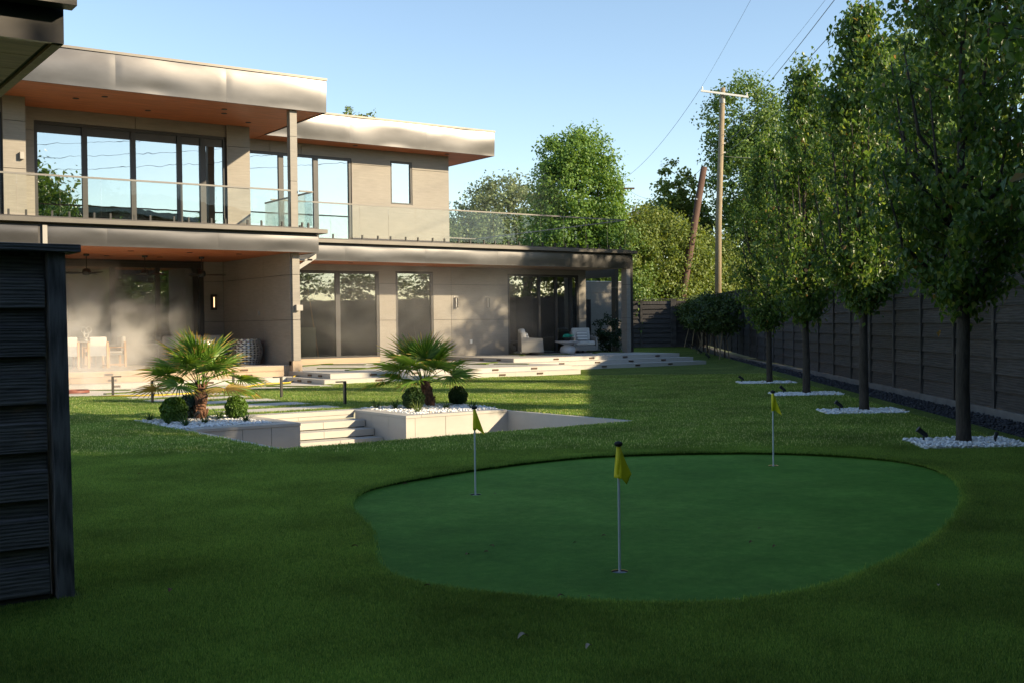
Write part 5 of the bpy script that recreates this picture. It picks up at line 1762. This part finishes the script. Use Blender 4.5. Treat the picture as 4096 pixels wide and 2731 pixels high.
# ------------------------------------------------------------------ fallen leaves
LV = [(5.36, 6.43, 'brown curled leaf just left of the nearest flag, mid green', 0), (5.03, 6.36, 'tiny leaf left of the mid green leaf', 0), (4.49, 6.63, 'uppermost of three brown leaves on the left of the green', 0), (4.34, 6.48, 'middle of three brown leaves on the left of the green', 0), (4.19, 6.49, 'leftmost of three brown leaves on the left of the green', 0), (3.57, 6.96, 'brown leaf on the lawn left of the putting green', 0),
      (6.03, 5.59, 'brown leaf right of the nearest flagstick', 0), (6.04, 5.38, 'dark leaf below the leaf right of the flagstick', 0), (6.49, 5.93, 'tiny brown leaf on the right half of the green', 0), (3.36, 5.64, 'brown leaf on the turf off the lower left of the green', 0), (3.82, 4.96, 'pale brown leaf just outside the bottom edge of the green', 0), (4.10, 5.06, 'tiny leaf on the bottom edge of the green', 0), (4.69, 4.45, 'pinkish leaf near the bottom right edge of the green', 1), (4.28, 4.60, 'small leaf on the bottom rim of the green', 0),
      (3.17, 4.42, 'large pale leaf on the bottom lawn centre', 1), (3.32, 4.10, 'small pale leaf near the bottom edge of the picture', 1), (5.68, 3.84, 'pale leaf on the dark lawn at lower right', 1), (5.58, 9.77, 'red brown leaf on the back left rim of the green', 0), (5.93, 8.70, 'tiny dark leaf right of the left flag hole', 0), (2.12, 6.46, 'brown leaf on the lawn beside the near fence post', 0), (3.6, 11.9, 'brown leaf on the lawn left of the planter', 0)]
for i, (x, y, lb, pl) in enumerate(LV):
    r = np.random.default_rng(400 + i)
    s = r.uniform(.018, .028) * (1.5 if 'large' in lb else (.6 if 'tiny' in lb else 1))
    V = []
    nu = 6
    for j in range(nu + 1):
        u = j / nu
        w_ = .42 * math.sin(math.pi * u) ** .8 * s + .0006
        zc = .012 * math.sin(u * 3) * s / .025
        V += [((u - .5) * 2 * s, w_, zc + .5 * w_), ((u - .5) * 2 * s, 0, zc), ((u - .5) * 2 * s, -w_, zc + .7 * w_)]
    F = []
    for j in range(nu):
        F += [(j * 3, j * 3 + 3, j * 3 + 4, j * 3 + 1), (j * 3 + 1, j * 3 + 4, j * 3 + 5, j * 3 + 2)]
    o = mesh_obj('fallen_leaf', V, F, 'pale_leaf' if pl else 'dead_leaf', smooth=True)
    gr = bool(inside(GREEN, x, y))
    o.location = (x, y, GZ + .008 if gr else .036); o.rotation_euler = (r.uniform(-.2, .2), r.uniform(-.2, .2), r.uniform(0, 6.28))
    tag(o, lb, 'leaf', 'fallen leaves')


# ------------------------------------------------------------------ furniture
def cushion(name, parent, x0, x1, y0, y1, z0, z1, mat='cushion', puff=.35):
    o = box(name, mat, parent, x0, x1, y0, y1, z0, z1, local=True)
    b = o.modifiers.new('bevel', 'BEVEL'); b.width = min(x1 - x0, y1 - y0, z1 - z0) * puff; b.segments = 4
    for p in o.data.polygons: p.use_smooth = True
    return o


def armchair(label, loc, rz, pillow=False):
    t = thing('swivel_armchair', label, 'armchair', loc, rz, 'grey woven armchairs on the far terrace')
    MB().lathe([(.28, 0), (.28, .02), (.06, .035), (.05, .10)], (0, 0, 0), 20).build('swivel_base', 'fixture', t, local=True)
    MB().box(-.42, .42, -.40, .40, .10, .30).build('seat_frame', 'wicker', t, local=True, bevel=.015)
    for s in (-1, 1):
        V = [(s * .42, -.42, .11), (s * .50, -.42, .11), (s * .50, .44, .11), (s * .42, .44, .11), (s * .42, -.38, .62), (s * .50, -.38, .62), (s * .50, .44, .68), (s * .42, .44, .68)]
        MB().add(V, [(3, 2, 1, 0), (4, 5, 6, 7), (0, 1, 5, 4), (1, 2, 6, 5), (2, 3, 7, 6), (3, 0, 4, 7)]).build('arm', 'wicker', t, local=True, bevel=.012)
    MB().box(-.42, .42, .38, .45, .30, .84).build('back_frame', 'wicker', t, local=True, bevel=.015)
    cushion('seat_cushion', t, -.40, .40, -.41, .30, .305, .48)
    q = cushion('back_cushion', t, -.38, .38, -.10, .08, 0, .54)
    q.location = (0, .26, .46); q.rotation_euler = (R(-14), 0, 0)
    if pillow:
        q = cushion('striped_pillow', t, -.22, .22, -.055, .055, 0, .38, 'stripe_cushion', .48)
        q.location = (0, .09, .485); q.rotation_euler = (R(-20), 0, 0)
    return t


tt_ = NT('stripe_cushion')
wv = tt_.n('ShaderNodeTexWave'); wv.bands_direction = 'Z'; wv.inputs['Scale'].default_value = 2.6; wv.inputs['Distortion'].default_value = 0.3
tt_.l(tt_.coord(), wv.inputs[0])
tt_.l(tt_.ramp(wv.outputs['Fac'], [(.40, (.33, .32, .31)), (.55, (.66, .64, .61))]), tt_.b.inputs['Base Color'])
tt_.set(Roughness=.9)
M['stripe_cushion'] = tt_.m
armchair('grey woven armchair seen from the side, left of the white table', (25.45, 34.75, .42), R(62), True)
armchair('grey woven armchair facing the camera with striped pillow, right of the table', (28.40, 35.25, .42), R(-22), True)
t = thing('side_table', 'white mushroom shaped round table between the armchairs', 'table', (26.8, 34.2, .42))
MB().lathe([(.20, 0), (.27, .04), (.30, .12), (.30, .22), (.26, .29), (.16, .33), (.15, .36), (.18, .38)], (0, 0, 0), 32).build('base', 'table_conc', t, smooth=True, local=True)
MB().lathe([(.18, .381), (.40, .44), (.49, .47), (.50, .50), (.48, .505)], (0, 0, 0), 36).build('tabletop', 'table_conc', t, local=True)
t = thing('planter_bowl', 'black bowl with teal succulent on the round table', 'plant', (26.72, 34.1, .925))
MB().lathe([(.08, 0), (.13, .06), (.14, .12), (.12, .13)], (0, 0, 0), 20).build('bowl', 'black_rubber', t, local=True)
r = np.random.default_rng(5)
P = np.stack([r.normal(0, .07, 260), r.normal(0, .07, 260), .16 + r.uniform(0, .09, 260)], 1)
V, F, c = leaf_cloud(P, np.tile([0, 0, 1.], (260, 1)), .07, r, 'quad', -.8, .6)
mesh_obj('succulent', V, F, 'teal', t, local=True)['kind'] = 'stuff'

# sofa in porch
t = thing('porch_sofa', 'pale cushioned sofa at the back right of the porch', 'sofa', (12.55, 35.45, .45))
MB().box(-1.05, 1.05, -.42, .42, .10, .26).build('sofa_base', 'wicker', t, local=True, bevel=.02)
MB().box(-1.05, 1.05, .36, .44, .26, .74).build('sofa_back', 'wicker', t, local=True, bevel=.02)
for s in (-1, 1): MB().box(s * 1.06 - .05, s * 1.06 + .05, -.42, .44, .08, .60).build('sofa_arm', 'wicker', t, local=True, bevel=.02)
for i in range(3):
    x0 = -.98 + i * .655
    cushion('seat_cushion', t, x0, x0 + .645, -.40, .22, .262, .42)
    q = cushion('back_cushion', t, x0 + .01, x0 + .635, .08, .30, .40, .90)


def drum_chair(label, loc, rz):
    t = thing('woven_drum_chair', label, 'woven chair', loc, rz, 'woven metal drum chairs')
    r0 = .44
    def rad_(v):
        return r0 * (.86 + .22 * math.sin(math.pi * v))
    Hh = .78
    N, Mv = 24, 11
    m = MB()
    def strap(p, q, out, w, ax):
        pass
    V = []; F = []
    # vertical straps, bulging in and out
    for k_ in range(N):
        a = 2 * math.pi * k_ / N
        b = len(V)
        for j in range(Mv * 2 + 1):
            v = j / (Mv * 2)
            rr2 = rad_(v) + (.008 if (j + k_ * 2) % 4 < 2 else -.008)
            for da in (-.032 / r0, .032 / r0):
                V.append((rr2 * math.cos(a + da), rr2 * math.sin(a + da), v * Hh))
        for j in range(Mv * 2):
            F.append((b + j * 2, b + j * 2 + 1, b + j * 2 + 3, b + j * 2 + 2))
    for j in range(Mv):
        v = (j + .5) / Mv
        b = len(V)
        n2 = N * 2
        for i in range(n2):
            a = 2 * math.pi * i / n2
            rr2 = rad_(v) + (-.008 if ((i // 1 + j * 2) % 4) < 2 else .008)
            for dz in (-.017, .017):
                V.append((rr2 * math.cos(a), rr2 * math.sin(a), v * Hh + dz))
        for i in range(n2):
            i2 = (i + 1) % n2
            F.append((b + i * 2, b + i2 * 2, b + i2 * 2 + 1, b + i * 2 + 1))
    o = mesh_obj('woven_shell', V, F, 'steel_strap', t, local=True)
    o.modifiers.new('thick', 'SOLIDIFY').thickness = .004
    o['kind'] = 'stuff'
    MB().lathe([(.30, .30), (.36, .34), (.36, .42), (.30, .45)], (0, 0, 0), 24).build('seat_cushion', 'cushion', t, smooth=True, local=True)
    MB().lathe([(.33, 0), (.36, .01), (.37, .30), (.36, .62), (.34, .70)], (0, 0, 0), 24).build('weave_shade', 'fixture', t, local=True)  # black liner added so gaps in the weave look shaded
    return t


drum_chair('woven metal drum chair nearer the porch corner post', (13.32, 33.0, .45), 0)
drum_chair('woven metal drum chair behind the left palm fronds', (12.05, 33.4, .45), .4)

# dining table and chairs
t = thing('dining_table', 'long pale topped dining table at the left of the porch', 'table', (8.2, 34.95, .45))
MB().box(-1.3, 1.15, -.45, .45, .74, .78).build('tabletop', 'grey_metal', t, local=True, bevel=.006)
for s in (-1, 1): MB().box(s * .8 - .12, s * .8 + .12, -.2, .2, 0, .739).build('leg', 'teak', t, local=True)


def dchair(label, loc, rz):
    t = thing('dining_chair', label, 'chair', loc, rz, 'teak dining chairs')
    for sx in (-1, 1):
        MB().box(sx * .27 - .03, sx * .27 + .03, .21, .27, 0, .76).build('leg', 'teak', t, local=True, bevel=.004)
        MB().box(sx * .27 - .022, sx * .27 + .022, -.26, -.21, 0, .60).build('leg', 'teak', t, local=True, bevel=.004)
        MB().box(sx * .27 - .025, sx * .27 + .025, -.209, .209, .575, .60).build('arm', 'teak', t, local=True)
        MB().box(sx * .27 - .02, sx * .27 + .02, -.209, .209, .05, .09).build('stretcher', 'teak', t, local=True)
    MB().box(-.24, .24, .225, .25, .36, .73).build('back_panel', 'rope', t, local=True)
    MB().box(-.24, .24, -.22, .22, .36, .40).build('seat', 'rope', t, local=True)
    cushion('seat_cushion', t, -.24, .24, -.23, .20, .401, .48)
    q = cushion('back_cushion', t, -.25, .25, -.06, .06, 0, .44)
    q.location = (0, .165, .47); q.rotation_euler = (R(-8), 0, 0)
    return t


c0 = dchair('teak dining chair with its back to the lawn, nearest the porch edge', (9.06, 33.95, .45), math.pi)
dup(c0, (9.78, 34.60, .45), math.pi / 2 + math.pi, 'teak dining chair at the right end of the dining table')
dup(c0, (8.25, 34.0, .45), math.pi, 'teak dining chair half hidden by the near fence post')
dup(c0, (9.2, 35.75, .45), 0, 'teak dining chair on the far side of the table')
dup(c0, (8.3, 35.8, .45), 0, 'teak dining chair on the far side of the table, further left')
# knot sculpture
t = thing('knot_sculpture', 'white intertwined loop sculpture standing on the dining table', 'sculpture', (9.04, 34.9, 1.235))
pts = []
for i in range(61):
    a = 2 * math.pi * i / 60
    x = (math.sin(a) + 2 * math.sin(2 * a)); y = (math.cos(a) - 2 * math.cos(2 * a)); z = -math.sin(3 * a)
    pts.append((x * .055, z * .04, .27 + y * .062))
MB().tube(pts, .020, 8).build('loop', 'white', t, smooth=True, local=True)
MB().lathe([(.07, 0), (.07, .02), (.02, .04), (.02, .10)], (0, 0, 0), 16).build('base', 'white', t, local=True)
# firepit / console behind
t = thing('grill_console', 'dark low console at the back of the porch', 'console', (10.9, 35.9, .45))
MB().box(-1.0, .6, -.25, .25, 0, .62).build('cabinet', 'fixture', t, local=True, bevel=.01)
MB().box(-1.02, .62, -.27, .27, .621, .65).build('countertop', 'grey_metal', t, local=True)


def fan(label, loc, rz):
    t = thing('ceiling_fan', label, 'ceiling fan', loc, rz, 'porch ceiling fans')
    MB().lathe([(.07, -.06), (.085, -.03), (.085, 0)], (0, 0, 0), 14).build('canopy', 'fixture', t, local=True)
    MB().tube([(0, 0, -.06), (0, 0, -.42)], .014, 8).build('down_rod', 'fixture', t, local=True)
    MB().lathe([(.05, -.62), (.11, -.60), (.13, -.53), (.10, -.44), (.04, -.42)], (0, 0, 0), 18).build('motor', 'fixture', t, local=True)
    for k_ in range(3):
        a = k_ * 2.094
        c_, s_ = math.cos(a), math.sin(a)
        prof = [(.10, .03), (.25, .075), (.45, .085), (.62, .07), (.72, .035)]
        V = []
        for u, w_ in prof:
            for sg_, dz in ((1, .012), (-1, -.012)):
                V.append((u * c_ - sg_ * w_ * s_, u * s_ + sg_ * w_ * c_, -.55 + dz * w_ / .05))
        F = [(j * 2, j * 2 + 1, j * 2 + 3, j * 2 + 2) for j in range(4)]
        o = mesh_obj('blade', V, F, 'fixture', t, local=True)
        o.modifiers.new('thick', 'SOLIDIFY').thickness = .012
    return t


fan('middle ceiling fan with dark blades hanging in the porch', (10.55, 34.0, 3.774), .1)
fan('left ceiling fan hanging in the mist above the dining table', (8.85, 34.0, 3.774), .9)
fan('right ceiling fan near the porch side wall', (12.3, 34.0, 3.774), -.35)

# leaning board and pole standing in for a bamboo reflection behind the tall window
t = tag(box('leaning_board', 'board_panel', None, 16.7, 17.35, 36.6, 36.64, .30, 1.55), 'pale board leaning inside the tall window', 'board')
t = tag(MB().tube([(17.55, 36.75, .3), (17.15, 36.8, 3.0)], .025, 8).build('bamboo_reflection', 'teak'), 'thin bamboo reflection in the tall window, modelled as a pole inside', 'pole')
# hoses
P_ = [(14.05, 30.80, .31), (13.92, 30.60, .17), (13.60, 30.20, .16), (13.42, 29.9, .03), (13.1, 29.45, .03), (12.7, 29.35, .03), (12.3, 29.25, .03), (11.97, 28.97, .03), (11.4, 28.3, .03), (11.0, 28.0, .03), (10.4, 27.2, .03), (9.6, 26.6, .03), (9.24, 26.25, .04), (8.4, 26.0, .04), (7.8, 26.3, .04), (7.2, 26.6, .04)]
tag(MB().tube(P_, .016, 8).build('garden_hose', 'hose', smooth=True), 'yellow garden hose trailing from the porch post across the paving', 'hose')
pp = [(7.15 + .34 * math.cos(a) * (1 + .03 * math.sin(a * 3.3)), 28.75 + .30 * math.sin(a), .03 + a * .0022) for a in np.arange(0, 30, .35)]
tag(MB().tube(pp, .014, 6).build('coiled_hose', 'redhose', smooth=True), 'coiled red brown hose lying on the paving at the left', 'hose')

# ------------------------------------------------------------------ utility poles and wires
t = thing('utility_pole', 'tall straight utility pole of pale timber with grey crossarm', 'utility pole', (45.05, 44.1, 0))
MB().tube([(0, 0, -.2), (.1, -.05, 7), (.36, -.22, 14.45)], [.20, .175, .135], 14).build('pole', 'pole_new', t, smooth=True, local=True)
a_ = Vector((44.36, 44.56, 14.27)); b_ = Vector((46.50, 43.08, 13.9))
off = Vector((45.05, 44.1, 0))
d_ = (b_ - a_).normalized(); n_ = Vector((-d_.y, d_.x, 0)).normalized() * .05; u_ = Vector((0, 0, .055))
c1, c2 = a_ - off - n_ * 3.2, b_ - off - n_ * 3.2
MB().add([tuple(c + q) for c in (c1, c2) for q in (-n_ - u_, n_ - u_, n_ + u_, -n_ + u_)], [(3, 2, 1, 0), (4, 5, 6, 7), (0, 1, 5, 4), (1, 2, 6, 5), (2, 3, 7, 6), (3, 0, 4, 7)]).build('crossarm', 'white', t, local=True)
MB().lathe([(.16, 0), (.16, .25)], (.33, -.2, 13.6), 14).build('bracket', 'grey_metal', t, local=True)
for z in (11.9, 11.4, 10.9):
    MB().tube([(.25, -.15, z), (.45, -.3, z)], .045, 8).build('insulator', 'white', t, local=True)
for f_ in (0.03, .97):
    p = c1.lerp(c2, f_)
    MB().lathe([(.03, 0), (.05, .05), (.03, .1), (.045, .15), (.02, .19)], (p.x, p.y, p.z + .055), 8).build('insulator', 'white', t, local=True)
t = thing('utility_pole', 'dark brown utility pole stub leaning to the right behind the far fence', 'utility pole', (47.45, 49.75, 0))
MB().tube([(0, 0, -.2), (.22, -.18, 3.2), (1.36, -.98, 10.95)], [.27, .25, .19], 14).build('pole', 'pole_old', t, smooth=True, local=True)
MB().tube([(1.0, -.72, 9.0), (.8, -.9, 9.0)], .05, 8).build('insulator', 'white', t, local=True)
t = thing('utility_pole', 'distant utility pole crossarm beside the round tree', 'utility pole', (64.4, 74.4, 0))
MB().tube([(0, 0, 0), (0, 0, 13.9)], [.18, .13], 10).build('pole', 'pole_old', t, smooth=True, local=True)
MB().add([(x_ * cs * 1.15 + q[0], -x_ * sn * 1.15 + q[1], 13.3 + q[2]) for x_ in (-1, 1) for q in ((-.05, -.05, -.07), (.05, .05, -.07), (.05, .05, .07), (-.05, -.05, .07))], [(3, 2, 1, 0), (4, 5, 6, 7), (0, 1, 5, 4), (1, 2, 6, 5), (2, 3, 7, 6), (3, 0, 4, 7)]).build('crossarm', 'pole_old', t, local=True)


def wire(a, b, sag, label, r_=.010):
    r_ *= .6
    a = Vector(a); b = Vector(b)
    pts = [a.lerp(b, i / 28) - Vector((0, 0, sag * 4 * (i / 28) * (1 - i / 28))) for i in range(29)]
    return tag(MB().tube(pts, r_, 4).build('power_line', 'wire'), label, 'power line', 'power lines')


FD3 = Vector((FD.x, FD.y, 0))
pa = Vector((44.36, 44.56, 14.4)); pb = Vector((46.45, 43.1, 14.05))
wire(pa, pa - FD3 * 78, 1.0, 'leftmost overhead wire rising from the left end of the crossarm')
wire(pb, pb - FD3 * 78, 1.0, 'overhead wire rising from the right end of the crossarm')
pc = Vector((45.45, 43.85, 11.9))
wire(pc, pc - FD3 * 78 + Vector((0, 0, .6)), 1.0, 'upper of three lower overhead cables', .02)
pc = Vector((45.5, 43.8, 11.4))
wire(pc, pc - FD3 * 78 + Vector((.8, 0, .4)), 1.0, 'middle of three lower overhead cables', .02)
pc = Vector((45.55, 43.75, 10.9))
wire(pc, pc - FD3 * 78 + Vector((1.6, -.8, .3)), 1.0, 'lowest of three lower overhead cables', .02)
wire(pa, (63.6, 75.1, 13.5), .9, 'wire from the crossarm down to the distant pole', .018)
wire((45.25, 43.95, 11.3), (65.2, 74.1, 13.1), 1.6, 'lower wire running to the distant pole', .018)
wire((45.45, 43.85, 10.7), (56.5, 38.5, 12.2), .6, 'wire curving right from the straight pole into the big tree', .018)


# ------------------------------------------------------------------ mist
def mist(name, label, x0, x1, y0, y1, z0, z1, dens, lo, hi, scale, cen, rad_, seed=0.0):
    t = bpy.data.materials.new(name)
    t.use_nodes = True
    nt = t.node_tree
    nt.nodes.clear()
    out = nt.nodes.new('ShaderNodeOutputMaterial')
    pv = nt.nodes.new('ShaderNodeVolumePrincipled')
    pv.inputs['Color'].default_value = (.98, .96, .94, 1)
    pv.inputs['Anisotropy'].default_value = 0.0
    g = nt.nodes.new('ShaderNodeNewGeometry')
    no = nt.nodes.new('ShaderNodeTexNoise'); no.inputs['Scale'].default_value = scale; no.inputs['Detail'].default_value = 4; no.inputs['Distortion'].default_value = 1.0
    mp = nt.nodes.new('ShaderNodeMapping'); mp.inputs['Location'].default_value = (seed, 0, 0)
    nt.links.new(g.outputs['Position'], mp.inputs[0]); nt.links.new(mp.outputs[0], no.inputs[0])
    mr = nt.nodes.new('ShaderNodeMapRange'); mr.inputs['From Min'].default_value = lo; mr.inputs['From Max'].default_value = hi
    mr.inputs['To Min'].default_value = 0; mr.inputs['To Max'].default_value = dens
    nt.links.new(no.outputs['Fac'], mr.inputs['Value'])
    # ellipsoidal falloff
    sb = nt.nodes.new('ShaderNodeVectorMath'); sb.operation = 'SUBTRACT'; sb.inputs[1].default_value = cen
    dv = nt.nodes.new('ShaderNodeVectorMath'); dv.operation = 'DIVIDE'; dv.inputs[1].default_value = rad_
    ln = nt.nodes.new('ShaderNodeVectorMath'); ln.operation = 'LENGTH'
    nt.links.new(g.outputs['Position'], sb.inputs[0]); nt.links.new(sb.outputs[0], dv.inputs[0]); nt.links.new(dv.outputs[0], ln.inputs[0])
    fo = nt.nodes.new('ShaderNodeMapRange'); fo.inputs['From Min'].default_value = .35; fo.inputs['From Max'].default_value = 1.0; fo.inputs['To Min'].default_value = 1; fo.inputs['To Max'].default_value = 0
    fo.interpolation_type = 'SMOOTHSTEP'
    nt.links.new(ln.outputs['Value'], fo.inputs['Value'])
    mu = nt.nodes.new('ShaderNodeMath'); mu.operation = 'MULTIPLY'
    nt.links.new(mr.outputs[0], mu.inputs[0]); nt.links.new(fo.outputs[0], mu.inputs[1])
    nt.links.new(mu.outputs[0], pv.inputs['Density'])
    nt.links.new(pv.outputs[0], out.inputs['Volume'])
    o = MB().box(x0, x1, y0, y1, z0, z1).build(name, None)
    o.data.materials.append(t)
    return tag(o, label, kind='stuff')


mist('mist', 'drifting white mist at the back left of the porch', 5.4, 13.3, 32.3, 36.35, .46, 3.7, 1.0, .46, .64, .8, (9.0, 34.9, 1.6), (3.9, 2.7, 2.4))
mist('mist_wisp', 'bright low mist spilling over the left porch steps', 4.6, 11.0, 28.8, 32.28, .02, 2.6, .65, .40, .64, .7, (6.6, 31.0, .5), (3.8, 3.0, 1.9), 11)
mist('mist_wisp', 'thin mist along the rear wall under the balcony', 14.8, 29.0, 32.6, 36.0,   .45, 3.7, .09, .35, .68, .6, (20.5, 34.8, 2.2), (8.5, 2.8, 2.4), 7)
mist('mist_wisp', 'thin mist drifting over the far balcony', 18, 29.4, 34.4, 36.0, 4.6, 8.3, .03, .35, .7, .6, (23, 35.4, 6.0), (6.5, 1.6, 2.6), 3)
